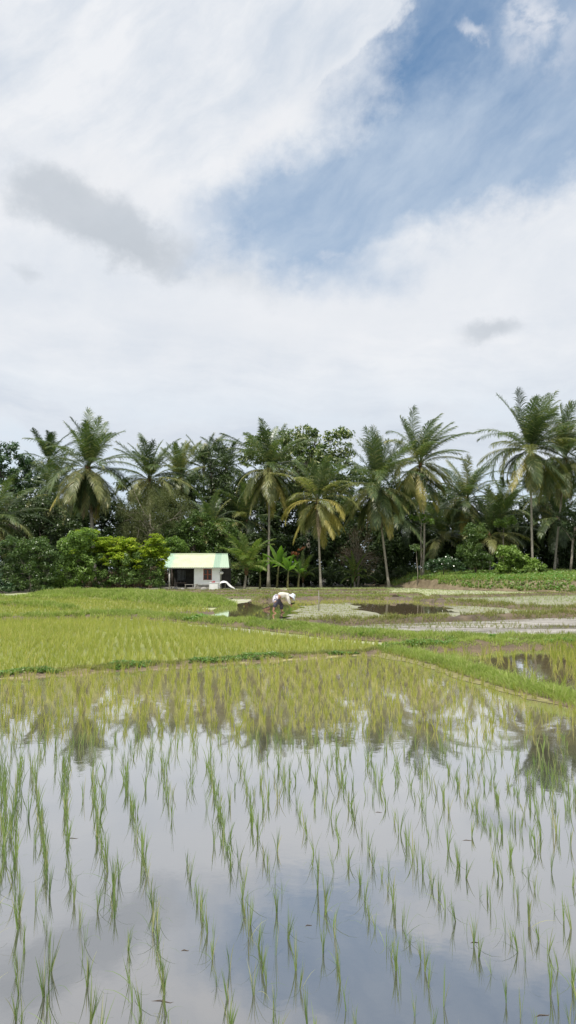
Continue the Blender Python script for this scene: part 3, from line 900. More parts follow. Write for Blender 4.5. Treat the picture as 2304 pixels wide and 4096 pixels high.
stuff('rice_crop', [clumps(C, 6, .10, .07, .022, .5, 1)], M['rice_far'], 'lines of new seedlings planted right of the bent farmer', 'rice crop')
fx, fy = scatter_rows(far_pad, 0, .42, .30, .7, 38, 92, ang=R(60))
k = (rng.random(len(fx)) < np.clip(vnoise(fx, fy, .12, 55) * 1.2 + .0, 0, .85)) & (fy < terr_edge(fx) - .3)
C = np.c_[fx[k], fy[k], np.full(k.sum(), -.02)]
stuff('rice_crop', [clumps(C, 5, .15, .09, .035, .5, 1)], M['rice_pale'], 'pale seedlings in the far right paddies below the terrace', 'rice crop')
fx, fy = scatter_rows(centre_pad, 0, .5, .32, .7, 48, 92, ang=R(80))
k = rng.random(len(fx)) < np.clip(vnoise(fx, fy, .2, 57) * 1.3 - .1, 0, .85)
C = np.c_[fx[k], fy[k], np.full(k.sum(), -.02)]
stuff('rice_crop', [clumps(C, 4, .10, .12, .05, .5, 1)], M['rice_pale'], 'patchy green growth in the small paddies before the hut', 'rice crop')
# floating bits on the front water
for (sx, sy, L_, a_) in ((290, 3352, .10, .1), (1515, 3248, .07, 0), (1235, 3700, .05, .4), (1900, 3768, .06, .2), (650, 4004, .12, -.1), (2170, 4060, .09, .3), (1380, 2980, .06, 0), (740, 3800, .05, .2), (1870, 3360, .09, .05)):
    gx, gy = G(sx, sy, .004)
    mb = MB()
    mb.tube([(-L_ * .5, 0, .001), (-L_ * .1, .008, .005), (L_ * .3, -.004, .003), (L_ * .5, .012, .001)], [.0008, .0018, .0014, .0005], 5)
    o = mb.build('floating_twig', M['leaf_brown'], smooth=True); o.location = (gx, gy, -.0025); o.rotation_euler = (0, 0, a_)
    tag(o, 'thin brown bit of dead plant floating between the front seedlings', 'debris', 'brown bits floating in the front paddy')

# ------------------------------------------------------------------ palms
def norm(a): return a / (np.linalg.norm(a, axis=-1, keepdims=True) + 1e-9)

def frond(name, mat, parent, origin, az, el0, bend, L, wind=(0, 0), npair=44, ll=.85, lw=.055, droop=.5, vee=.25, bare=.14, seed=None, wpow=1.0, twist=0.0):
    """one feather leaf: arched midrib with two rows of drooping leaflets"""
    ns = 16
    s = np.linspace(0, 1, ns)
    el = el0 - bend * s ** 1.25
    azs = az + twist * s ** 2
    d = np.c_[np.cos(el) * np.cos(azs), np.cos(el) * np.sin(azs), np.sin(el)]
    d[:, 0] += wind[0] * s ** wpow; d[:, 1] += wind[1] * s ** wpow
    d = norm(d)
    P = np.zeros((ns, 3)); P[0] = origin
    for i in range(1, ns): P[i] = P[i - 1] + (d[i - 1] + d[i]) / 2 * L / (ns - 1)
    # midrib: a flat three-sided strip
    parts = []
    up = np.array([0, 0, 1.0])
    side0 = np.array([-math.sin(az), math.cos(az), 0.0])
    S = norm(np.cross(d, np.tile(up, (ns, 1))) * 1.0 + side0 * -.25)
    S = norm(S - d * np.sum(S * d, -1, keepdims=True))
    N = np.cross(S, d)
    N *= np.sign(N[:, 2:3] * 0 + 1)
    r = np.interp(s, [0, .1, 1], [.075, .04, .009])[:, None]
    ring = np.stack([P + S * r, P + N * r * .7, P - S * r, P - N * r * .5], 1)
    V = ring.reshape(-1, 3); q = []
    for i in range(ns - 1):
        for k in range(4):
            j = (k + 1) % 4
            q.append((i * 4 + k, i * 4 + j, i * 4 + 4 + j, i * 4 + 4 + k))
    parts.append((V, np.array(q)))
    # leaflets
    t = np.linspace(bare, .995, npair)
    t = np.repeat(t, 2) + rng.normal(0, .004, npair * 2); sg = np.tile([1.0, -1.0], npair)
    t = np.clip(t, bare, 1)
    keep = rng.random(len(t)) > .05
    t, sg = t[keep], sg[keep]
    def at(A): return np.stack([np.interp(t, s, A[:, i]) for i in range(3)], -1)
    p = at(P); T = norm(at(d)); Sx = norm(at(S)) * sg[:, None]; Nn = norm(at(N))
    a = np.interp(t, [bare, .5, .9, 1], [R(28), R(38), R(58), R(80)])[:, None]
    l = ll * (np.interp(t, [bare, .25, .6, .85, 1], [.5, .95, 1, .82, .55]) * (.88 + .24 * rng.random(len(t))))[:, None]
    d0 = norm(Sx * np.cos(a) + T * np.sin(a) + Nn * vee)
    g = np.array([wind[0] * .8, wind[1] * .8, -droop])
    rd = rng.normal(0, .12, (len(t), 3))
    d1 = norm(d0 + g * .55 + rd); d2 = norm(d0 + g * 1.35 + rd * 2)
    p1 = p + d0 * l * .34; p2 = p1 + d1 * l * .36; p3 = p2 + d2 * l * .30
    w = T * lw
    w1 = norm(np.cross(d1, np.cross(T, d1))) * lw
    VV = np.stack([p - w * .5, p + w * .5, p1 - w1 * .55, p1 + w1 * .55, p2 - w1 * .42, p2 + w1 * .42, p3 - w1 * .06, p3 + w1 * .06], 1).reshape(-1, 3)
    QQ = (np.arange(len(t))[:, None, None] * 8 + np.array([[0, 1, 3, 2], [2, 3, 5, 4], [4, 5, 7, 6]])[None]).reshape(-1, 4)
    parts.append((VV, QQ))
    V, Q = joinvq(parts)
    return obj_np(name, V, Q, mat, parent)

_nut = None
def palm(label, sx, D, crown_sy, base_sx=None, L=4.4, nf=26, wind=(0, 0), tone='mixed', nuts=0, skirt=0, top_el=82, low_el=-58, trunk_r=.15, cat='palm tree',
         group='coconut palms along the edge of the fields', zbase=None, curve=0.0, droop=.5, npair=64, up_bias=1.25, spread=1.0, boost_low=0, lw=.052, ll=1.1, base_len=None, fan=None):
    base_sx = sx if base_sx is None else base_sx
    bx = AT(base_sx, 2300, D).x
    zb = ground_z(bx, D) if zbase is None else zbase
    crown = AT(sx, crown_sy, D)
    root = empty('palm_tree', (bx, D, zb))
    tag(root, label, cat, group)
    top = Vector((crown.x - bx, 0, crown.z - zb))
    n = 14
    pts = []; rad = []
    for i in range(n):
        t = i / (n - 1)
        q = Vector((top.x * (t ** (1.0 + curve * .5)) + curve * math.sin(t * PI) * .35, .12 * math.sin(t * 4), top.z * t - .15 * (1 - t)))
        pts.append(q); rad.append(trunk_r * (1.45 - .75 * min(1, t * 7) + .12 * (1 - t)) if t < .15 else trunk_r * (.92 - .28 * t))
    MB().tube(pts, rad, 12).build('trunk', M['palm_bark'], root, smooth=True)
    c0 = np.array(top)
    # fibrous heart of the crown
    mb = MB(); mb.tube([top + Vector((0, 0, -.45)), top + Vector((0, 0, -.1)), top + Vector((0, 0, .35)), top + Vector((.02, 0, .75))], [trunk_r * .8, trunk_r * 1.5, trunk_r * 1.3, .03], 10)
    mb.build('crown_heart', M['fibre'], root, smooth=True)
    ga = 2.39996
    a0 = rng.random() * 6.28
    nf = int(nf * 1.65)
    for i in range(nf):
        t = (i + .5) / nf                 # 0 youngest
        el = R(top_el - (top_el - low_el) * t ** (1.0 * up_bias)) + rng.normal(0, .17)
        az = a0 + i * ga + rng.normal(0, .3)
        ln = 1.2 * L * (.80 + .34 * math.sin(PI * min(1, t * 1.15 + .12))) * (.82 + .30 * rng.random())
        bend = R(24 + 58 * min(1, t * 1.5) ) * spread * (.8 + .5 * rng.random()) + rng.normal(0, .07)
        if el < R(-20): bend = R(32)
        if tone == 'mixed': mt = 'frond_dark' if rng.random() < .15 else ('frond_green' if t < .5 else ('frond_olive' if rng.random() < .75 else 'frond_green'))
        elif tone == 'green': mt = 'frond_green' if rng.random() < .8 else 'frond_olive'
        elif tone == 'yellow': mt = ('frond_green' if t < .3 else 'frond_olive') if t < .6 else ('frond_yellow' if rng.random() < .5 else 'frond_olive')
        elif tone == 'dark': mt = 'frond_dark' if rng.random() < .6 else 'frond_green'
        elif tone == 'young': mt = 'frond_young'
        else: mt = tone
        o = np.array([math.cos(az) * trunk_r * .7, math.sin(az) * trunk_r * .7, .35 * (1 - t)]) + c0
        w = (wind[0] * (.5 + .6 * (1 - t)), wind[1] * (.5 + .6 * (1 - t)))
        frond('frond', M[mt], root, o, az, el, bend, ln, w, npair=npair, ll=ll * L / 4.4, lw=lw, droop=droop * (1.25 + .6 * t), vee=.22 * (1 - t) + .05, twist=rng.normal(0, .25))
    for i in range(boost_low):
        az = a0 + 1 + i * 6.28 / max(1, boost_low) + rng.normal(0, .2)
        frond('frond', M['frond_yellow' if rng.random() < .6 else 'frond_olive'], root, c0 + np.array([0, 0, -.1]), az, R(-25 - 30 * rng.random()), R(35), L * 1.15, (0, 0), npair=npair, ll=ll * L / 4.4, lw=lw, droop=1.1, vee=0)
    for i in range(skirt):
        az = rng.random() * 6.28
        o = frond('dead_frond', M['frond_dead'], root, c0 + np.array([math.cos(az) * .1, math.sin(az) * .1, -.25]), az, R(-52 - 25 * rng.random()), R(22), L * (.65 + .4 * rng.random()), (0, 0), npair=26, ll=.6, lw=.05, droop=2.0, vee=0)
    global _nut
    if nuts and _nut is None:
        mb = MB()
        rings = []
        for k in range(9):
            t = k / 8 * PI; rr = math.sin(t) * .12 * (1 + .12 * math.cos(t)); z = -math.cos(t) * .15
            rings.append((z, max(rr, .004)))
        mb.tube([(0, 0, z) for z, r in rings], [r for z, r in rings], 10)
        _nut = mb
    for i in range(nuts):
        az = i * 2.4 + rng.random()
        o = bpy.data.objects.new('coconut', bpy.data.meshes.get('coconut_shape') or _nut_mesh())
        o.location = top + Vector((math.cos(az) * (.26 + .1 * rng.random()), math.sin(az) * (.26 + .1 * rng.random()), -.32 - .4 * rng.random()))
        link(o, root)
    return root
def _nut_mesh():
    me = bpy.data.meshes.new('coconut_shape'); me.from_pydata(_nut.v, [], _nut.f); me.materials.append(M['coconut'])
    for p in me.polygons: p.use_smooth = True
    return me

palm('big shaggy coconut palm with a skirt of dead hanging fronds above the yellow-leaved tree', 352, 80, 1880, 385, L=4.9, nf=34, tone='mixed', nuts=7, skirt=16, low_el=-66, trunk_r=.24, boost_low=3, up_bias=.95)
palm('coconut palm just right of the big shaggy palm, above the feathery olive tree', 598, 88, 1925, 610, L=4.4, nf=26, tone='mixed', nuts=6, trunk_r=.16, low_el=-35, boost_low=2)
palm('small palm crown peeping between the two left palms and the dark tree', 722, 96, 1915, L=3.8, nf=20, tone='green', nuts=4, low_el=-30)
palm('far thin palm at the left showing two curled fronds over the round dark tree', 195, 104, 1850, L=4.0, nf=14, tone='dark', wind=(.3, 0), low_el=-40)
palm('distant palm behind the dark leafy tree, pale arching fronds', 815, 108, 1880, L=4.2, nf=18, tone='green', low_el=-35)
palm('distant palm left of the tall middle palm, upright dark fronds', 905, 106, 1880, L=3.9, nf=16, tone='dark', low_el=-20)
palm('tall dark-crowned coconut palm in the middle with a cluster of nuts', 1078, 84, 1885, 1074, L=4.6, nf=32, tone='mixed', nuts=9, low_el=-64, trunk_r=.17, boost_low=3, droop=.7)
palm('coconut palm with yellow drooping fronds and a bare pale trunk right of the farmer', 1270, 80, 2010, 1283, L=4.3, nf=24, tone='yellow', nuts=6, low_el=-42, trunk_r=.135, boost_low=3, skirt=2)
palm('palm behind the yellow-fronded palm, pale fronds over the large-leaved tree', 1205, 98, 1935, L=3.8, nf=16, tone='green', low_el=-30)
palm('dense coconut palm with upright spiky top left of the wind-blown palm', 1508, 82, 1955, 1556, L=5.1, nf=34, tone='mixed', nuts=4, skirt=5, low_el=-62, trunk_r=.15, wind=(-.05, 0), boost_low=3, zbase=0.0)
palm('tall slim coconut palm with wind-blown top and a leaning pale trunk', 1682, 82, 1862, 1690, L=4.6, nf=24, tone='mixed', nuts=4, low_el=-60, trunk_r=.14, wind=(.75, 0), curve=.9, boost_low=3, up_bias=1.6)
palm('mid-height palm right of the wind-blown palm with a bushy dark heart', 1868, 90, 2005, 1880, L=4.2, nf=26, tone='green', low_el=-52, trunk_r=.15, boost_low=2)
palm('short palm with upright fronds left of the tallest palm', 2012, 90, 2065, 2015, L=3.7, nf=18, tone='green', low_el=-10)
palm('tallest coconut palm at the right, slim trunk and long fronds reaching left', 2122, 78, 1810, 2132, L=5.0, nf=30, tone='mixed', nuts=5, low_el=-44, trunk_r=.14, wind=(.30, 0), boost_low=2, up_bias=1.3, skirt=1)
palm('coconut palm at the right edge with dark crown and leaning slim trunk', 2262, 81, 1840, 2216, L=4.9, nf=30, tone='green', nuts=3, skirt=4, low_el=-55, trunk_r=.13, wind=(.35, 0))
palm('young stemless-looking palm with arching fronds beside the hut', 985, 77.5, 2285, 978, L=3.5, nf=13, tone='young', low_el=30, top_el=86, trunk_r=.15, spread=1.0, nuts=0, zbase=0, ll=.95)
palm('half-hidden palm at the left edge with fronds reaching in from outside', -30, 78, 2100, L=4.9, nf=24, tone='mixed', low_el=-50)
palm('dark palm behind the big shaggy palm, on its left', 225, 94, 2000, L=4.8, nf=22, tone='mixed', low_el=-52)
palm('small palm in front of the dark leafy tree above the hut', 845, 82, 2120, L=3.2, nf=14, tone='green', low_el=5)
palm('low young palm with fanned fronds right of the bare pale trunk', 1418, 84, 2310, L=2.1, nf=10, tone='young', low_el=5, trunk_r=.10, zbase=0, ll=.7)
palm('low young palm left of the bare pale trunk among the banana plants', 1212, 84, 2315, L=2.5, nf=9, tone='young', low_el=30, trunk_r=.10, zbase=0, ll=.7)
palm('shaded palm with arching fronds between the tallest palm and the bright shrub', 1960, 86, 2150, L=4.4, nf=20, tone='mixed', low_el=-25)
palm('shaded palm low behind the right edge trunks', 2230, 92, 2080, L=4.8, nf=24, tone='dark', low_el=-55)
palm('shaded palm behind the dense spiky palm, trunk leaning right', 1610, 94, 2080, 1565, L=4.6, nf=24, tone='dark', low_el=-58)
palm('shaded palm behind the tall middle palm and the young palm by the hut', 985, 95, 2090, L=4.6, nf=22, tone='mixed', low_el=-50)
palm('shaded palm low between the wind-blown palm and its bushy neighbour', 1770, 92, 2150, L=4.4, nf=22, tone='mixed', low_el=-50)
palm('palm behind the right group seen between the two tallest trunks', 2180, 96, 1990, L=4.6, nf=22, tone='green', low_el=-50)

# ------------------------------------------------------------------ broad-leaved trees
def leaf_cloud(centres, radii, m, size, tilt_up=.4, aspect=.55, flat=0.0):
    """m leaves around each centre; every leaf is a small folded rhomb"""
    n = len(centres) * m
    c0 = np.repeat(centres, m, axis=0); r = np.repeat(radii, m)
    dv = norm(rng.normal(0, 1, (n, 3))); rad = r * rng.random(n) ** .5
    p = c0 + dv * rad[:, None] * np.array([1, 1, 1 - flat])
    nrm = norm(dv * .7 + np.array([0, 0, tilt_up]) + rng.normal(0, .45, (n, 3)))
    a = norm(np.cross(nrm, rng.normal(0, 1, (n, 3)))); b = np.cross(nrm, a)
    s = (size * (.6 + .8 * rng.random(n)))[:, None]
    V = np.stack([p - a * s * .5, p + b * s * aspect * .5 - nrm * s * .06, p + a * s * .5, p - b * s * aspect * .5 - nrm * s * .06], 1).reshape(-1, 3)
    return V, np.arange(n * 4).reshape(-1, 4)

def tree(name, label, cat, sx, D, lobes, size, mat, nclust, per, group=None, trunk=True, tr=.2, bark='bark_dark', cr=.75, flat=.2, z0=None, limbs=9, aspect=.55, tilt=.4, shell=.35, layered=0, base_sx=None, sparse_mat=None):
    """lobes: list of (sx, sy, rx, ry[, depth offset]) in metres around reference positions"""
    bx = AT(base_sx if base_sx is not None else sx, 2300, D).x
    zb = ground_z(bx, D) if z0 is None else z0
    root = empty(name, (bx, D, zb)); tag(root, label, cat, group)
    B = np.array([bx, D, zb])
    cs = []
    tot = sum(l[2] * l[3] for l in lobes)
    for l in lobes:
        c0 = np.array(AT(l[0], l[1], D)) - B
        if len(l) > 4: c0[1] += l[4]
        k = max(3, int(nclust * l[2] * l[3] / tot))
        d = norm(rng.normal(0, 1, (k, 3)))
        rr = (shell + (1 - shell) * rng.random(k)) ** .6
        q = c0 + d * rr[:, None] * np.array([l[2], l[2] * .85, l[3]])
        if layered:
            wv = .5 * np.sin(q[:, 0] * 1.3) + .35 * np.sin(q[:, 0] * 3.1 + q[:, 1])
            q[:, 2] = np.round((q[:, 2] + wv) / layered) * layered - wv + rng.normal(0, layered * .22, k)
        cs.append(q)
    cs = np.concatenate(cs); cs = cs[cs[:, 2] > .15]
    radii = cr * (.55 + .8 * rng.random(len(cs)))
    V, Q = leaf_cloud(cs, radii, per, size, tilt, aspect, flat)
    k = V.reshape(-1, 4, 3)[:, :, 2].min(1) > -.02
    Q = Q[k]
    obj_np('crown', V, Q, M[mat], root)
    if trunk:
        mb = MB()
        h = float(np.percentile(cs[:, 2], 25)); mid = cs.mean(0)
        pts = [Vector((0, 0, -.2)), Vector((mid[0] * .15 + .1, 0, h * .35)), Vector((mid[0] * .4, mid[1] * .3, h * .75)), Vector((mid[0] * .8, mid[1] * .7, float(mid[2])))]
        mb.tube(pts, [tr * 1.3, tr, tr * .8, tr * .35], 9)
        for i in rng.choice(len(cs), min(limbs, len(cs)), replace=False):
            t = .35 + .6 * rng.random()
            st = pts[1].lerp(pts[3], t); e = Vector(cs[i]); md = st.lerp(e, .5) + Vector((rng.normal(0, .25), rng.normal(0, .25), .25))
            mb.tube([st, md, e], [tr * .42, tr * .26, tr * .08], 6)
            for _ in range(2):
                e2 = e + Vector(rng.normal(0, cr * .9, 3)); mb.tube([md.lerp(e, .5), e2], [tr * .16, tr * .05], 5)
        mb.build('trunk', M[bark], root, smooth=True)
    return root

T_ = tree
T_('broadleaf_tree', 'round dark glossy-leaved tree at the left edge against the sky', 'tree', 40, 92, [(20, 1860, 3.0, 3.2), (90, 1890, 2.0, 2.2), (-60, 1850, 3, 3.5), (10, 2000, 3.0, 2.5)], .34, 'leaf_glossy', 170, 60, tr=.25, cr=.7)
T_('broadleaf_tree', 'feathery olive tree behind the hut and the yellow-leaved tree', 'tree', 600, 79, [(590, 2030, 3.4, 2.3), (690, 2030, 2.2, 2.2), (510, 2080, 2.0, 1.9), (600, 2120, 3.0, 1.5)], .13, 'leaf_olive', 260, 110, tr=.16, bark='bark_pale', cr=.75, limbs=18, aspect=.35)
T_('broadleaf_tree', 'tall dark tree with small leaves left of the tall middle palm', 'tree', 860, 96, [(865, 1850, 2.3, 2.6), (800, 1960, 2.6, 2.4), (920, 1950, 2.6, 2.8), (860, 2060, 4.2, 2.4)], .24, 'leaf_dark', 240, 80, tr=.3, cr=.8)
T_('broadleaf_tree', 'wide large-leaved tree whose light green top shows above the middle palms', 'tree', 1230, 95, [(1040, 1800, 2.6, 2.6), (1150, 1775, 2.6, 2.3), (1260, 1760, 2.6, 2.0), (1360, 1775, 2.2, 2.2), (1200, 1880, 5.2, 3.0), (1330, 1900, 3.4, 3.0)], .46, 'leaf_broad', 230, 46, tr=.3, cr=.85, aspect=.5, bark='bark_pale')
T_('broadleaf_tree', 'green leafy tree rising straight behind the hut roof', 'tree', 770, 80, [(690, 2130, 2.2, 1.5), (790, 2110, 2.2, 1.8), (880, 2140, 1.8, 1.9), (760, 2200, 3.2, 1.2)], .22, 'leaf_mid', 190, 90, tr=.18, cr=.6)
T_('broadleaf_tree', 'fresh green low tree touching the left end of the hut roof', 'tree', 690, 77.5, [(700, 2180, 1.3, .8), (650, 2200, 1.2, .8)], .20, 'leaf_fresh', 60, 80, tr=.1, cr=.45)
T_('flat_crowned_tree', 'low tree with flat tiers of bright yellow-green leaves left of the hut', 'tree', 500, 70.5, [(440, 2168, 1.9, .55), (520, 2178, 1.8, .5), (620, 2160, 1.0, .5), (420, 2200, 2.2, .6), (540, 2205, 2.4, .6), (630, 2205, 1.2, .7), (340, 2148, 1.6, .7), (480, 2240, 2.8, .6), (640, 2250, .6, .6), (330, 2220, 1.2, .7)], .20, 'leaf_bright', 340, 85, tr=.06, cr=.48, flat=.62, layered=.55, tilt=1.8, limbs=26, shell=.1, bark='bark_pale')
T_('broadleaf_tree', 'dark green underwood below the flat yellow-green tiers', 'tree', 480, 70.2, [(420, 2240, 2.4, 1.0), (530, 2250, 2.6, 1.0), (610, 2270, 1.2, .9), (500, 2300, 3.0, .6), (400, 2320, 1.6, .7), (570, 2330, 2.2, .5)], .20, 'leaf_mid', 140, 80, tr=.12, cr=.5, limbs=14)
T_('shrub', 'leafy light green shrub at the left foot of the flat yellow-green tree', 'shrub', 300, 68, [(290, 2190, 1.5, 1.4), (330, 2150, 1.4, .8), (270, 2290, 1.5, 1.4), (330, 2270, 1.2, 1.3), (240, 2340, 1.0, .6), (300, 2360, 1.6, .4)], .21, 'leaf_fresh', 190, 70, tr=.07, cr=.45, limbs=16)
T_('shrub', 'rounded olive-green shrub with bare stems near the left edge', 'shrub', 120, 66, [(60, 2200, 1.5, 1.2), (140, 2200, 1.5, 1.2), (200, 2240, 1.0, 1.0), (100, 2260, 1.9, .9), (60, 2330, 1.4, .9), (170, 2330, 1.5, .9)], .17, 'leaf_mid', 170, 90, tr=.08, cr=.45, limbs=14, bark='bark_pale')
T_('shrub', 'low dark green bush at the left border of the yellow field', 'shrub', 15, 62, [(10, 2350, 1.2, .6), (-60, 2330, 1.5, 1.2), (60, 2385, .6, .25)], .20, 'leaf_glossy', 60, 60, tr=.05, cr=.35, limbs=5)
T_('shrub', 'dark low bush in the shade between the two left shrubs', 'shrub', 210, 71, [(120, 2350, 2.4, .8), (220, 2330, 1.6, 1.0), (40, 2290, 1.5, 1.2)], .20, 'leaf_dark', 110, 80, tr=.06, cr=.5, limbs=5)
T_('shrub', 'dense dark brown-tinged thicket under the flat yellow-green tree', 'shrub', 500, 75, [(400, 2330, 1.6, .8), (480, 2320, 1.6, 1.0), (570, 2320, 1.6, 1.0), (630, 2300, 1.0, 1.0)], .18, 'leaf_brown', 130, 70, tr=.06, cr=.5, limbs=20)
T_('shrub', 'small leafy bush by the white porch post of the hut', 'shrub', 640, 72, [(632, 2310, .55, .9), (650, 2280, .4, .5)], .15, 'leaf_mid', 34, 50, tr=.04, cr=.3, limbs=5)
T_('broadleaf_tree', 'dark undergrowth tree left of the big shaggy palm', 'tree', 180, 86, [(150, 2050, 3.0, 2.4), (60, 2100, 3.0, 2.4), (250, 2130, 2.4, 2.0), (170, 2200, 3.5, 1.6)], .26, 'leaf_dark', 200, 70, tr=.2, cr=.8)
T_('shrub', 'brilliant green rounded bush on the terrace below the tallest palm', 'shrub', 2050, 76, [(2040, 2215, 1.3, .9), (2110, 2250, 1.2, .6), (2000, 2265, 1.0, .5), (2070, 2270, 1.8, .4), (2160, 2272, .8, .3)], .27, 'leaf_fresh', 110, 60, tr=.07, cr=.40, limbs=8, tilt=.8)
T_('vine_covered_tree', 'tall narrow shrub hung with vines between the right palms', 'tree', 1900, 79, [(1900, 2130, 1.2, 1.1), (1880, 2200, 1.4, 1.2), (1930, 2240, 1.3, .8), (1870, 2260, 1.2, .5)], .17, 'leaf_mid', 130, 85, tr=.1, cr=.45, limbs=8)
T_('shrub', 'low bluish-green bush left of the vine-hung shrub', 'shrub', 1770, 79, [(1730, 2262, 1.1, .55), (1790, 2250, 1.2, .7), (1830, 2268, .9, .4)], .18, 'leaf_glossy', 80, 70, tr=.05, cr=.35, limbs=6)
T_('papaya_tree', 'slender papaya with a tuft of leaves left of the leaning trunk', 'tree', 1680, 81, [(1672, 2065, .9, .35), (1710, 2085, .7, .3)], .32, 'leaf_fresh', 16, 34, tr=.05, cr=.32, limbs=3, bark='bark_pale')
T_('papaya_tree', 'shorter papaya sapling at the foot of the leaning trunk', 'tree', 1668, 80, [(1665, 2190, .7, .3)], .28, 'leaf_mid', 10, 34, tr=.04, cr=.3, limbs=3, bark='bark_pale')
T_('papaya_tree', 'leafy sapling crown above the vine-hung shrub', 'tree', 2010, 83, [(2000, 2095, 1.0, .4), (2040, 2080, .7, .3)], .26, 'leaf_fresh', 24, 44, tr=.05, cr=.35, limbs=4, bark='bark_pale')
T_('thicket', 'grey-brown tangle of bare twigs right of the bare pale trunk', 'shrub', 1430, 85, [(1440, 2140, 1.6, 1.4), (1400, 2220, 2.0, 1.2), (1480, 2240, 1.4, 1.4)], .12, 'leaf_brown', 120, 30, tr=.12, cr=.6, limbs=70, bark='bark_pale')
T_('shrub', 'dark green bush low under the dense spiky palm', 'shrub', 1500, 88, [(1480, 2300, 2.0, .8), (1620, 2290, 1.8, .9), (1350, 2300, 2.2, .9)], .2, 'leaf_dark', 120, 60, tr=.06, cr=.5, limbs=6)
T_('shrub', 'dark bush between the banana plants and the bare pale trunk', 'shrub', 1150, 88, [(1060, 2290, 2.2, 1.0), (1180, 2280, 2.2, 1.1), (1260, 2290, 1.8, .9)], .2, 'leaf_dark', 120, 60, tr=.06, cr=.5, limbs=6)
T_('small_tree', 'forked grey-trunked small tree at the right edge', 'tree', 2285, 79, [(2290, 2080, 2.0, 1.2), (2330, 2140, 1.4, 1.0)], .22, 'leaf_dark', 70, 60, tr=.12, cr=.5, limbs=6, base_sx=2280, bark='bark_pale')

# back row: shaded trees closing the view, each its own tree
BR = [(-250, 98, 1960, 4.2), (-60, 104, 2010, 4.4), (120, 100, 1980, 4.4), (320, 104, 2010, 4.4), (500, 102, 2000, 4.6), (700, 106, 1960, 4.6), (900, 104, 1980, 4.6), (1080, 106, 1960, 4.4),
      (1260, 103, 1980, 4.6), (1430, 106, 1950, 4.6), (1600, 103, 1990, 4.4), (1780, 106, 2010, 4.2), (1950, 104, 2030, 4.2), (2120, 103, 2000, 4.4), (2300, 106, 1980, 4.6), (2500, 102, 1960, 4.6)]
BRL = ['beyond the left edge shrubs', 'behind the round dark tree', 'left of the big shaggy palm', 'behind the big shaggy palm', 'behind the feathery olive tree', 'behind the small palm crown left of the hut',
       'behind the hut and the dark leafy tree', 'behind the tall middle palm', 'behind the yellow-fronded palm', 'behind the twig thicket', 'behind the dense spiky palm', 'right of the wind-blown palm',
       'behind the short upright palm', 'behind the tallest palm', 'at the right edge behind the trunks', 'past the right edge']
proto = None
for i, (sx, D, sy, rr) in enumerate(BR):
    if i % 4 == 0:
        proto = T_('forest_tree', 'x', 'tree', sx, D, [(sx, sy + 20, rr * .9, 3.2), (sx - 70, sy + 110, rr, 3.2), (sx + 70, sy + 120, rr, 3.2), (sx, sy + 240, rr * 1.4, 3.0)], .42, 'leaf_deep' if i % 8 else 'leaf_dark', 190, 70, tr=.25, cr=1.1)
        t = proto; cz = sy
    else:
        t = proto.copy(); COL.objects.link(t)
        for ch in proto.children:
            q = ch.copy(); COL.objects.link(q); q.parent = t
        t.location = (AT(sx, 2300, D).x, D, 0); k = (AT(sx, sy, D).z) / (AT(BR[i // 4 * 4][0], cz, BR[i // 4 * 4][1]).z)
        t.rotation_euler = (0, 0, rng.random() * 6.28); t.scale = (1, 1, k)
    tag(t, 'deep-shaded forest tree ' + BRL[i], 'tree', 'shaded trees closing the back of the grove')
# a low dark understorey behind the palm feet
US = [(-150, 90), (100, 92), (330, 90), (560, 92), (780, 91), (1000, 92), (1180, 93), (1380, 92), (1580, 93), (1760, 94), (1960, 95), (2140, 94), (2330, 95)]
USL = ['left of the frame', 'behind the left shrubs', 'below the big shaggy palm', 'behind the thicket', 'behind the hut', 'behind the young palm', 'behind the bananas', 'behind the twig tangle', 'below the leaning trunk', 'behind the low bluish bush', 'behind the vine-hung shrub', 'behind the tallest trunk', 'behind the right edge trunks']
proto = None
for i, (sx, D) in enumerate(US):
    if proto is None:
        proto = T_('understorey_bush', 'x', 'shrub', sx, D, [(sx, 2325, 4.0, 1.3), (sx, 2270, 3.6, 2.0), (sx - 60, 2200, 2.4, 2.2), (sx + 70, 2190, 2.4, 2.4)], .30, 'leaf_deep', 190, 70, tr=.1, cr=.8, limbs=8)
        t = proto
    else:
        t = proto.copy(); COL.objects.link(t)
        for ch in proto.children:
            q = ch.copy(); COL.objects.link(q); q.parent = t
        t.location = (AT(sx, 2300, D).x, D, 0); t.rotation_euler = (0, 0, rng.random() * 6.28); t.scale = (1, 1, .85 + .4 * rng.random())
    tag(t, 'dark understorey bush ' + USL[i], 'shrub', 'dark bushes in the shade of the grove')

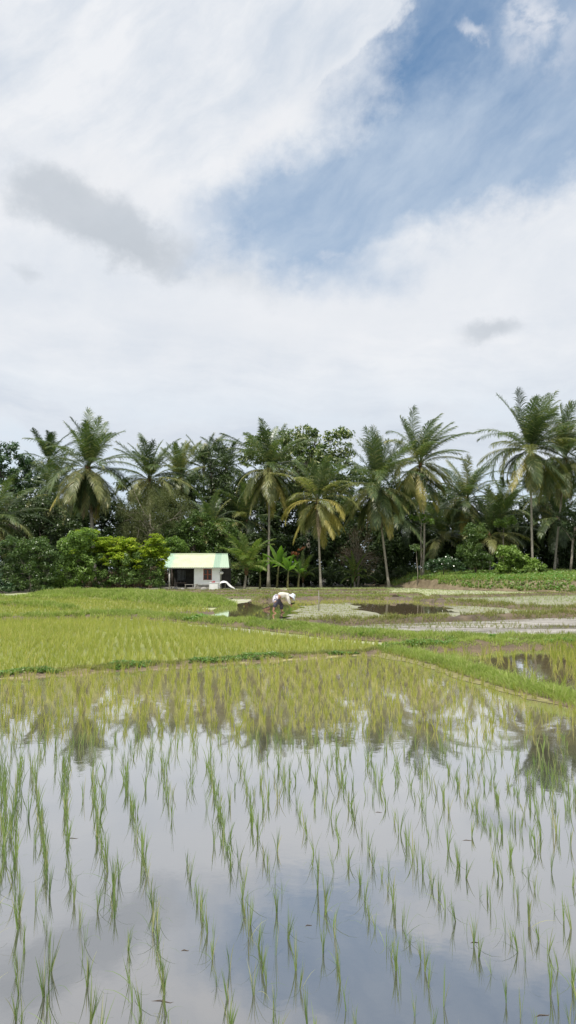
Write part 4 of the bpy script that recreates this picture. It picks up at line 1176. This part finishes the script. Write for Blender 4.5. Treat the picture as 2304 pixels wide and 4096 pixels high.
# banana plants
def banana(label, sx, D, base_sy, h, nl, seedtone='banana', lean=0):
    bx = AT(sx, 2300, D).x
    root = empty('banana_plant', (bx, D, 0)); tag(root, label, 'banana plant', 'banana plants right of the hut')
    mb = MB(); mb.tube([(0, 0, -.1), (lean * .3, 0, h * .25), (lean, 0, h * .5)], [.13, .10, .06], 9); mb.build('stem', M['banana_stem'], root, smooth=True)
    a0 = rng.random() * 6
    for i in range(nl):
        az = a0 + i * 2.4; el = R(80 - 50 * i / nl); L = h * (.5 + .15 * rng.random()); bend = R(25 + 70 * i / nl)
        ns = 11; p = np.array([lean, 0, h * .48]); rows = []
        for k in range(ns):
            s = k / (ns - 1); e = el - bend * s ** 1.5
            d = np.array([math.cos(e) * math.cos(az), math.cos(e) * math.sin(az), math.sin(e)])
            S = np.array([-math.sin(az), math.cos(az), 0]); N = np.cross(S, d)
            w = .22 * h / 3 * (max(0, math.sin(PI * min(1, max(0, (s - .16) / .84)))) ** .55) + .018
            rag = 1 + .12 * rng.normal()
            rows.append([tuple(p + S * w * rag + N * -w * .12 * 0 - np.array([0, 0, w * .45])), tuple(p + S * w * .5 + np.array([0, 0, -w * .02])), tuple(p), tuple(p - S * w * .5 + np.array([0, 0, -w * .02])), tuple(p - S * w * rag - np.array([0, 0, w * .45]))])
            p = p + d * L / (ns - 1)
        mb = MB(); mb.grid(rows); mb.build('leaf', M[seedtone], root, smooth=True)
    return root
for a in ((1040, 80, 2350, 3.3, 8, 'banana', 0, 'shorter banana plant nearest the young palm'), (1108, 82, 2350, 4.6, 9, 'banana', .2, 'tallest banana plant with many overlapping leaves'),
          (1150, 80, 2350, 3.6, 7, 'banana', .1, 'banana plant with one upright lime-coloured leaf'), (1192, 81, 2350, 3.0, 6, 'banana', .2, 'small banana plant left of the bare pale trunk'),
          (1075, 85, 2350, 4.0, 8, 'banana', -.1, 'banana plant half hidden behind the tallest one')):
    banana(a[7], a[0], a[1], a[2], a[3], a[4], a[5], a[6])
T_('red_leaved_shrub', 'shrub with orange-red leaves beside the tallest banana plant', 'shrub', 1190, 83, [(1180, 2215, .35, .35), (1205, 2195, .4, .2)], .26, 'leaf_red', 9, 16, tr=.04, cr=.25, limbs=5)

# ------------------------------------------------------------------ the hut
HD = 74.0
hx = AT(783, 2300, HD).x
hut = empty('field_hut', (hx, HD, 0))
tag(hut, 'small white hut with pale green metal roof and dark open porch', 'hut')
def hxs(sx): return (sx - 783) / 4.0 / F * HD
def hz(sy, dy=0): return AT(783, sy, HD + dy).z
zE, zR = hz(2270), hz(2216, 1.3)
# plinth
mb = MB(); mb.box((hxs(662) + hxs(882)) / 2, 1.6, .06, hxs(882) - hxs(662), 3.4, .24, bev=.02); mb.build('plinth', M['grey_stone'], hut)
# room walls with the window opening cut out
x0, x1 = hxs(776), hxs(879); wy = .12
wx0, wx1, wz0, wz1 = hxs(813), hxs(847), hz(2320), hz(2271)
zt = zE - .03
mb = MB()
mb.box((x0 + wx0) / 2, wy, (zt + .18) / 2, wx0 - x0, .14, zt - .18)
mb.box((wx1 + x1) / 2, wy, (zt + .18) / 2, x1 - wx1, .14, zt - .18)
mb.box((wx0 + wx1) / 2, wy, (wz0 + .18) / 2, wx1 - wx0, .14, wz0 - .18)
mb.build('front_wall', M['white_wall'], hut)
mb = MB(); mb.box(x1 - .07, 1.75, (zt + .18) / 2, .14, 3.1, zt - .18); mb.build('side_wall', M['side_wall_grey'], hut)
mb = MB(); mb.box(x0 + .07, 1.75, (zt + .18) / 2, .14, 3.1, zt - .18); mb.build('side_wall', M['side_wall_grey'], hut)
mb = MB(); mb.box(0, 3.32, (zt + .18) / 2, x1 - hxs(668), .12, zt - .18); mb.build('back_wall', M['dark_wall'], hut)
mb = MB(); mb.box(x0 - .52, 1.4, zt / 2 + .09, 1.0, .08, zt - .18); mb.build('porch_screen', M['dark_wall'], hut)
mb = MB(); mb.box((x0 + x1) / 2, .04, .30, x1 - x0 - .3, .04, .22); mb.build('wall_footing', M['grey_stone'], hut)
# window
fr = MB(); t = .07
fr.box(wx0 + t / 2, wy, (wz0 + wz1) / 2, t, .16, wz1 - wz0); fr.box(wx1 - t / 2, wy, (wz0 + wz1) / 2, t, .16, wz1 - wz0)
fr.box((wx0 + wx1) / 2, wy, wz0 + t / 2, wx1 - wx0 - 2 * t, .16, t)
fr.box((wx0 + wx1) / 2, wy, wz1 - .16, wx1 - wx0 - 2 * t, .15, .07)
win = fr.build('window', M['red_wood'], hut)
s_ = MB(); s_.box((wx0 + wx1) / 2, wy - .02, (wz0 + wz1) / 2 - .08, .12, .08, wz1 - wz0 - .33); s_.box((wx0 + wx1) / 2 - .21, wy - .02, (wz0 + wz1) / 2 - .06, .28, .06, .07); s_.box((wx0 + wx1) / 2 + .21, wy - .02, (wz0 + wz1) / 2 - .06, .28, .06, .07)
s_.build('glazing_bar', M['red_wood'], win)
g_ = MB(); g_.box((wx0 + wx1) / 2, wy + .03, (wz0 + wz1) / 2, wx1 - wx0 - 2 * t, .012, wz1 - wz0 - 2 * t); g_.build('pane', M['glass_dark'], win)
l_ = MB(); l_.box((wx0 + wx1) / 2, wy - .10, wz0 - .04, wx1 - wx0 + .12, .16, .05, bev=.01); l_.build('sill', M['white_wall'], win)
# roof: corrugated front and back slopes
def slope(y0, z0, y1, z1, xl0, xr0, xl1, xr1, th=.03):
    nx = 150; rows = []
    for (y, z, xl, xr) in ((y0, z0, xl0, xr0), ((y0 + y1) / 2, (z0 + z1) / 2 + .012, (xl0 + xl1) / 2, (xr0 + xr1) / 2), (y1, z1, xl1, xr1)):
        rows.append([(xl + (xr - xl) * i / nx, y, z + .016 * math.sin(i * PI / 2)) for i in range(nx + 1)])
    mb = MB(); mb.grid(rows)
    mb.grid([[(x, y, z - th) for (x, y, z) in r] for r in rows][::-1])
    return mb
rf = slope(-.75, zE, 1.75, zR, hxs(650), hxs(919), hxs(671), hxs(904)).build('roof', M['roof_metal'], hut)
rb = slope(4.1, zE - .1, 1.75, zR - .004, hxs(650), hxs(919), hxs(671), hxs(904)).build('rear_roof', M['roof_metal'], hut)
mb = MB(); mb.tube([(hxs(670), 1.75, zR + .02), (hxs(905), 1.75, zR + .02)], .06, 8); mb.build('ridge_cap', M['roof_metal'], rf, smooth=True)
mb = MB(); mb.box((hxs(650) + hxs(919)) / 2, -.70, zE - .07, hxs(919) - hxs(650) - .08, .03, .07); mb.build('eave_board', M['post_white'], rf)
for px in (681, 0):
    if px: mb = MB(); mb.tube([(hxs(px), -.45, 0), (hxs(px), -.45, zE - .10)], .07, 10); mb.build('porch_post', M['post_white'], hut, smooth=True)
mb = MB(); mb.tube([(hxs(668), 3.1, 0), (hxs(668), 3.1, zE - .15)], .06, 8); mb.build('porch_post', M['dark_wood'], hut, smooth=True)
# lattice on the porch back wall
lat = MB()
lx0, lx1 = hxs(697), hxs(753); lz0, lz1 = hz(2332, 2), hz(2282, 2)
for i in range(5): x = lx0 + (lx1 - lx0) * i / 4; lat.box(x, 2.2, (lz0 + lz1) / 2, .05, .04, lz1 - lz0)
for i in range(4): z = lz0 + (lz1 - lz0) * i / 3; lat.box((lx0 + lx1) / 2, 2.165, z, lx1 - lx0 + .05, .025, .05)
for i in range(4): lat.box(lx0 + (lx1 - lx0) * (i + .5) / 4, 2.23, (lz0 + lz1) / 2 + .1, (lx1 - lx0) / 4 - .10, .01, lz1 - lz0 - .3)
lat.build('lattice_screen', M['lattice'], hut)
# small awning left of the porch
mb = MB(); mb.box(hxs(640), .2, hz(2268), .7, 1.2, .03, Matrix.Rotation(R(-12), 3, 'Y')); mb.build('side_awning', M['grey_wood'], hut)
# lean-to frame on the right
mb = MB(); mb.box(hxs(898), 1.9, zE / 2, 1.0, .08, zE - .1); mb.build('shed_wall', M['dark_wall'], hut)

def thing(name, label, cat, sx, D, dz=0, group=None):
    o = empty(name, (AT(sx, 2300, D).x, D, dz)); tag(o, label, cat, group); return o
def at72(sx): return AT(sx, 2300, 72.6).x
# white block tank
t = thing('water_tank', 'square white tank standing in front of the hut wall', 'tank', 856, 72.2)
MB().box(0, 0, .30, .86, .7, .64, bev=.04).build('tank_body', M['white_block'], t)
MB().box(0, 0, .645, .92, .76, .05, bev=.015).build('lid', M['white_block'], t)
o = MB().box(0, 0, .06, .34, .22, .11, bev=.04).box(.08, .03, .13, .18, .16, .06, bev=.02).build('folded_cloth', M['red_cloth']); o.location = (AT(854, 2300, 72.2).x, 72.15, .67)
tag(o, 'folded dark red cloth lying on the white tank', 'cloth')
# white tarp slumped over a frame
mb = MB(); rows = []
prof = [(-.55, .62), (-.42, .78), (-.1, .86), (.12, .84), (.28, .66), (.48, .48), (.66, .34), (.84, .26), (1.0, .14), (.96, .02)]
for j in range(9):
    v = j / 8
    rows.append([(x + .05 * math.sin(v * 7 + i), -.35 + .7 * v, max(.03, z - .16 * (2 * v - 1) ** 2 + .035 * math.sin(i * 2.1 + v * 9))) for i, (x, z) in enumerate(prof)])
mb.grid(rows)
o = mb.build('tarpaulin', M['tarp_white'], smooth=True); o.location = (AT(900, 2300, 72.8).x, 72.8, 0)
md = o.modifiers.new('thick', 'SOLIDIFY'); md.thickness = .02
md = o.modifiers.new('sub', 'SUBSURF'); md.levels = 1; md.render_levels = 1
tag(o, 'crumpled white tarpaulin sloping to the ground right of the hut', 'tarpaulin')
t = thing('trestle', 'low wooden trestle holding up the white tarpaulin', 'trestle', 893, 73.0)
MB().box(0, 0, .66, .5, .08, .05, bev=.01).build('beam', M['grey_wood'], t)
for s in (-1, 1): MB().tube([(s * .2, -.12, 0), (s * .2, 0, .64)], .025, 6).tube([(s * .2, .12, 0), (s * .2, 0, .64)], .025, 6).build('leg', M['grey_wood'], t)
# sack hanging at the corner
mb = MB(); mb.tube([(0, 0, -.2), (0, 0, -.14), (.02, 0, 0), (0, 0, .12), (0, 0, .17)], [.03, .17, .22, .15, .03], 10)
o = mb.build('hanging_sack', M['tarp_white'], smooth=True); o.location = (AT(884, 2300, 73.7).x, 73.7, hz(2291)); o.scale = (1.1, .8, .8)
tag(o, 'small white sack hung at the right corner of the hut', 'sack')
# benches
def bench(label, sx, D, w, h, mat, tilt=0):
    t = thing('bench', label, 'bench', sx, D); t.rotation_euler = (0, 0, tilt)
    for k in range(3): MB().box(0, -.14 + k * .14, h, w, .12, .035, bev=.008).build('seat_plank', M[mat], t)
    for s in (-1, 1):
        for q in (-1, 1): MB().tube([(s * w * .48, q * .2, 0), (s * w * .40, q * .15, h - .02)], .024, 6).build('leg', M[mat], t)
bench('grey plank bench in front of the dark porch', 757, 72.7, .85, .48, 'grey_wood', .1)
bench('long pale bench along the white hut wall', 812, 73.1, 1.75, .50, 'grey_wood', 0)
bench('dark low bench inside the porch shadow', 722, 73.9, 1.2, .62, 'dark_wood', -.1)
t = thing('sawhorse', 'small pale sawhorse between the porch bench and the long bench', 'sawhorse', 787, 72.3)
MB().box(0, 0, .52, .12, .8, .06, bev=.01).build('beam', M['grey_wood'], t)
for s in (-1, 1):
    for q in (-1, 1): MB().tube([(s * .26, q * .3, 0), (0, q * .28, .52)], .03, 6).build('leg', M['grey_wood'], t)
# stones in front
for i, (sx, D, s) in enumerate(((703, 72.2, .26), (730, 72.0, .2), (650, 72.4, .2), (815, 71.8, .30), (552, 71, .36), (576, 71.5, .26), (668, 71.8, .16))):
    mb = MB(); rows = []
    for a in range(7):
        th = a / 6 * PI / 1.7; rows.append([(math.sin(th) * math.cos(b / 9 * 2 * PI) * s * (1 + .15 * math.sin(b * 2 + i)), math.sin(th) * math.sin(b / 9 * 2 * PI) * s * .8, math.cos(th) * s * .75 * (1 + .1 * math.sin(b * 3))) for b in range(10)])
    mb.grid(rows); o = mb.build('stone', M['grey_stone'], smooth=True); o.location = (AT(sx, 2300, D).x, D, .03)
    tag(o, ['pale stone left in front of the dark porch', 'small stone beside the plank bench', 'stone left of the white porch post', 'flat light stone under the long bench',
            'largest pale stone at the foot of the thicket', 'second pale stone at the foot of the thicket', 'smallest stone at the foot of the porch post'][i], 'stone', 'stones lying before the hut')
# clod on the brown bank
o = MB().tube([(-.35, 0, .0), (-.15, 0, .12), (.12, 0, .14), (.38, 0, .02)], [.03, .11, .12, .03], 9).build('mud_clod', M['mud_dark'], smooth=True)
gx, gy = G(1572, 2398); o.location = (gx, gy, .16); tag(o, 'dark clod of earth on top of the brown bank', 'clod')
o = MB().tube([(0, 0, -.1), (.01, 0, .45), (0, .01, .95)], [.02, .018, .012], 6).build('stake', M['grey_wood'], smooth=True)
gx, gy = G(1275, 2445); o.location = (gx, gy, 0); tag(o, 'thin grey stake standing among the seedling lines', 'stake')

# ------------------------------------------------------------------ the farmer
def skin_mesh(name, joints, edges, mat, parent=None, levels=2, root=0):
    """joints: {key: (pos, r)}; a continuous body grown with the skin modifier and then frozen"""
    keys = list(joints); idx = {k: i for i, k in enumerate(keys)}
    me = bpy.data.meshes.new(name)
    me.from_pydata([joints[k][0] for k in keys], [(idx[a], idx[b]) for a, b in edges], [])
    o = bpy.data.objects.new(name, me); COL.objects.link(o)
    md = o.modifiers.new('skin', 'SKIN')
    for i, k in enumerate(keys):
        r = joints[k][1]; v = me.skin_vertices[0].data[i]
        v.radius = (r, r) if not isinstance(r, tuple) else r
        v.use_root = (i == root)
    sd_ = o.modifiers.new('sub', 'SUBSURF'); sd_.levels = levels; sd_.render_levels = levels
    dg = bpy.context.evaluated_depsgraph_get()
    m2 = bpy.data.meshes.new_from_object(o.evaluated_get(dg))
    o.modifiers.clear(); o.data = m2; m2.materials.clear(); m2.materials.append(mat); m2.name = name
    for p in m2.polygons: p.use_smooth = True
    if parent: o.parent = parent
    return o
PX, PY = G(1112, 2452)
person = None
J = {
 'pelvis': ((-.06, 0, .70), (.15, .13)), 'waist': ((.10, 0, .80), (.14, .12)), 'chest': ((.30, 0, .86), (.15, .14)), 'neckb': ((.45, 0, .83), .075), 'neck': ((.52, 0, .79), .055), 'head': ((.60, 0, .74), .085), 'crown_': ((.69, 0, .69), .08),
 'hipL': ((-.05, -.11, .66), .10), 'kneeL': ((-.18, -.16, .37), .068), 'ankL': ((-.26, -.17, .08), .042), 'toeL': ((-.10, -.17, -.02), .035),
 'hipR': ((0, .11, .66), .10), 'kneeR': ((.22, .18, .38), .068), 'ankR': ((.20, .20, .06), .042), 'toeR': ((.36, .20, -.02), .035),
 'shL': ((.40, -.17, .82), .06), 'elL': ((.44, -.24, .57), .045), 'wrL': ((.55, -.16, .38), .032), 'paL': ((.585, -.15, .33), .034),
 'shR': ((.40, .17, .82), .06), 'elR': ((.50, .24, .60), .045), 'wrR': ((.62, .10, .46), .032), 'paR': ((.655, .08, .42), .034),
}
E = [('pelvis', 'waist'), ('waist', 'chest'), ('chest', 'neckb'), ('neckb', 'neck'), ('neck', 'head'), ('head', 'crown_'), ('pelvis', 'hipL'), ('hipL', 'kneeL'), ('kneeL', 'ankL'), ('ankL', 'toeL'),
     ('pelvis', 'hipR'), ('hipR', 'kneeR'), ('kneeR', 'ankR'), ('ankR', 'toeR'), ('chest', 'shL'), ('shL', 'elL'), ('elL', 'wrL'), ('wrL', 'paL'), ('chest', 'shR'), ('shR', 'elR'), ('elR', 'wrR'), ('wrR', 'paR')]
for s_n, pk in (('L', 'paL'), ('R', 'paR')):
    b = Vector(J[pk][0])
    for f_i in range(4):
        off = Vector((-.02 + .014 * f_i, (-1 if s_n == 'L' else 1) * (.018 - .012 * f_i), -.03)); k1 = f's{s_n}{f_i}'; k2 = f't{s_n}{f_i}'
        J[k1] = (tuple(b + off), .010); J[k2] = (tuple(b + off + Vector((.012 + .004 * f_i, (1 if s_n == 'L' else -1) * .014, -.032 + .004 * abs(f_i - 1)))), .008)
        E += [(pk, k1), (k1, k2)]
    J[f'th{s_n}'] = (tuple(b + Vector((.03, (1 if s_n == 'L' else -1) * .022, -.012))), .010); E.append((pk, f'th{s_n}'))
person = skin_mesh('person', J, E, M['skin'])
person.location = (PX, PY, 0); person.rotation_euler = (0, 0, R(12)); person.scale = (.98, .98, .95)
tag(person, 'person in pale hat and shirt bending over the wet paddy to plant seedlings', 'person')
sh = skin_mesh('shirt', {'a': ((.02, 0, .77), (.175, .16)), 'b': ((.16, 0, .85), (.185, .165)), 'c': ((.32, 0, .89), (.185, .165)), 'd': ((.44, 0, .84), (.11, .10)),
   'sl': ((.40, -.17, .83), .092), 'el': ((.44, -.245, .58), .066), 'wl': ((.53, -.17, .42), .052), 'sr': ((.40, .17, .83), .092), 'er': ((.50, .245, .61), .066), 'wr': ((.60, .12, .49), .052)},
   [('a', 'b'), ('b', 'c'), ('c', 'd'), ('c', 'sl'), ('sl', 'el'), ('el', 'wl'), ('c', 'sr'), ('sr', 'er'), ('er', 'wr')], M['shirt'], person)
sa = skin_mesh('sarong', {'a': ((.05, 0, .79), (.165, .15)), 'b': ((-.08, 0, .73), (.21, .20)), 'c': ((-.10, 0, .58), (.22, .19)), 'd': ((-.06, 0, .47), (.20, .18))},
   [('a', 'b'), ('b', 'c'), ('c', 'd')], M['sarong'], person)
tr_ = skin_mesh('trousers', {'p': ((-.05, 0, .62), (.15, .14)), 'hl': ((-.06, -.11, .54), .12), 'kl': ((-.17, -.16, .36), .095), 'al': ((-.22, -.17, .24), .08), 'hr': ((.02, .11, .54), .12), 'kr': ((.20, .18, .37), .095), 'ar': ((.20, .20, .14), .075)},
   [('p', 'hl'), ('hl', 'kl'), ('kl', 'al'), ('p', 'hr'), ('hr', 'kr'), ('kr', 'ar')], M['trousers'], person)
hr_ = skin_mesh('hair', {'a': ((.58, 0, .775), .082), 'b': ((.66, 0, .735), .080)}, [('a', 'b')], M['hair'], person, 2)
# brimmed hat, tilted with the bowed head
mb = MB(); rot = Matrix.Rotation(R(42), 3, 'Y')
prof = [(.001, .15), (.06, .145), (.10, .12), (.115, .05), (.13, .01), (.19, -.02), (.235, -.06), (.23, -.066), (.18, -.032), (.12, -.01)]
rows = []
for (r, z) in prof:
    rows.append([Vector((.665, 0, .755)) + rot @ Vector((r * math.cos(b / 20 * 2 * PI), r * math.sin(b / 20 * 2 * PI), z + .012 * math.sin(b * .9) * (r > .15))) for b in range(21)])
mb.grid(rows); mb.build('hat', M['hat'], person, smooth=True)
# features of the bowed face
mb = MB(); mb.tube([(.655, 0, .655), (.672, 0, .635), (.668, 0, .665)], [.012, .016, .010], 6); mb.build('nose', M['skin'], person, smooth=True)
# bunch of seedlings in the hands
P0 = np.zeros((34, 3)); P0[:, :2] = rng.normal(0, .012, (34, 2))
V, Q = blades(P0, .26 * (.6 + .5 * rng.random(34)), .45 * rng.random(34), .010, 3)
rm = np.array(Matrix.Rotation(R(70), 3, 'Y')); V = V @ rm.T
o = obj_np('seedling_bunch', V, Q, M['frond_dark']); o.location = person.matrix_basis @ Vector((.60, .06, .40))
tag(o, 'dark green bunch of rice seedlings in the farmer\'s hands', 'seedlings')
# basket behind the farmer
gx, gy = G(1068, 2440)
t = empty('basket', (gx, gy, 0)); tag(t, 'round brown woven basket resting in the water behind the farmer', 'basket'); t.rotation_euler = (0, R(-18), 0); t.scale = (.8, .8, .8)
mb = MB(); rows = []
for (r, z) in ((.001, .0), (.17, .0), (.22, .08), (.25, .17), (.235, .17), (.205, .08), (.155, .02), (.001, .02)):
    rows.append([(r * math.cos(b / 22 * 2 * PI), r * math.sin(b / 22 * 2 * PI), z - .02) for b in range(23)])
mb.grid(rows); mb.build('bowl', M['basket'], t, smooth=True)
mb = MB(); mb.tube([(.25 * math.cos(b / 22 * 2 * PI), .25 * math.sin(b / 22 * 2 * PI), .155) for b in range(23)], .016, 6); mb.build('rim', M['dark_wood'], t, smooth=True)
mb = MB(); mb.tube([(.24 * math.cos(b / 10 * PI), 0, .15 + .26 * math.sin(b / 10 * PI)) for b in range(11)], .012, 6); mb.build('handle', M['dark_wood'], t, smooth=True)

# ------------------------------------------------------------------ camera and output
cam = bpy.data.cameras.new('camera'); co = bpy.data.objects.new('camera', cam); COL.objects.link(co)
co.location = (0, 0, CAM_H); co.rotation_euler = (PI / 2 + PITCH, 0, 0)
cam.sensor_fit = 'VERTICAL'; cam.sensor_height = 36; cam.sensor_width = 24; cam.lens = 36 * F / 1024
cam.clip_end = 6000; cam.clip_start = .05
scene.camera = co
scene.view_settings.view_transform = 'Standard'; scene.view_settings.look = 'None'
scene.view_settings.exposure = 0; scene.view_settings.gamma = 1
scene.render.engine = 'CYCLES'
scene.cycles.max_bounces = 6; scene.cycles.diffuse_bounces = 3; scene.cycles.glossy_bounces = 3; scene.cycles.transmission_bounces = 3
scene.cycles.transparent_max_bounces = 4
scene.render.resolution_x = 576; scene.render.resolution_y = 1024
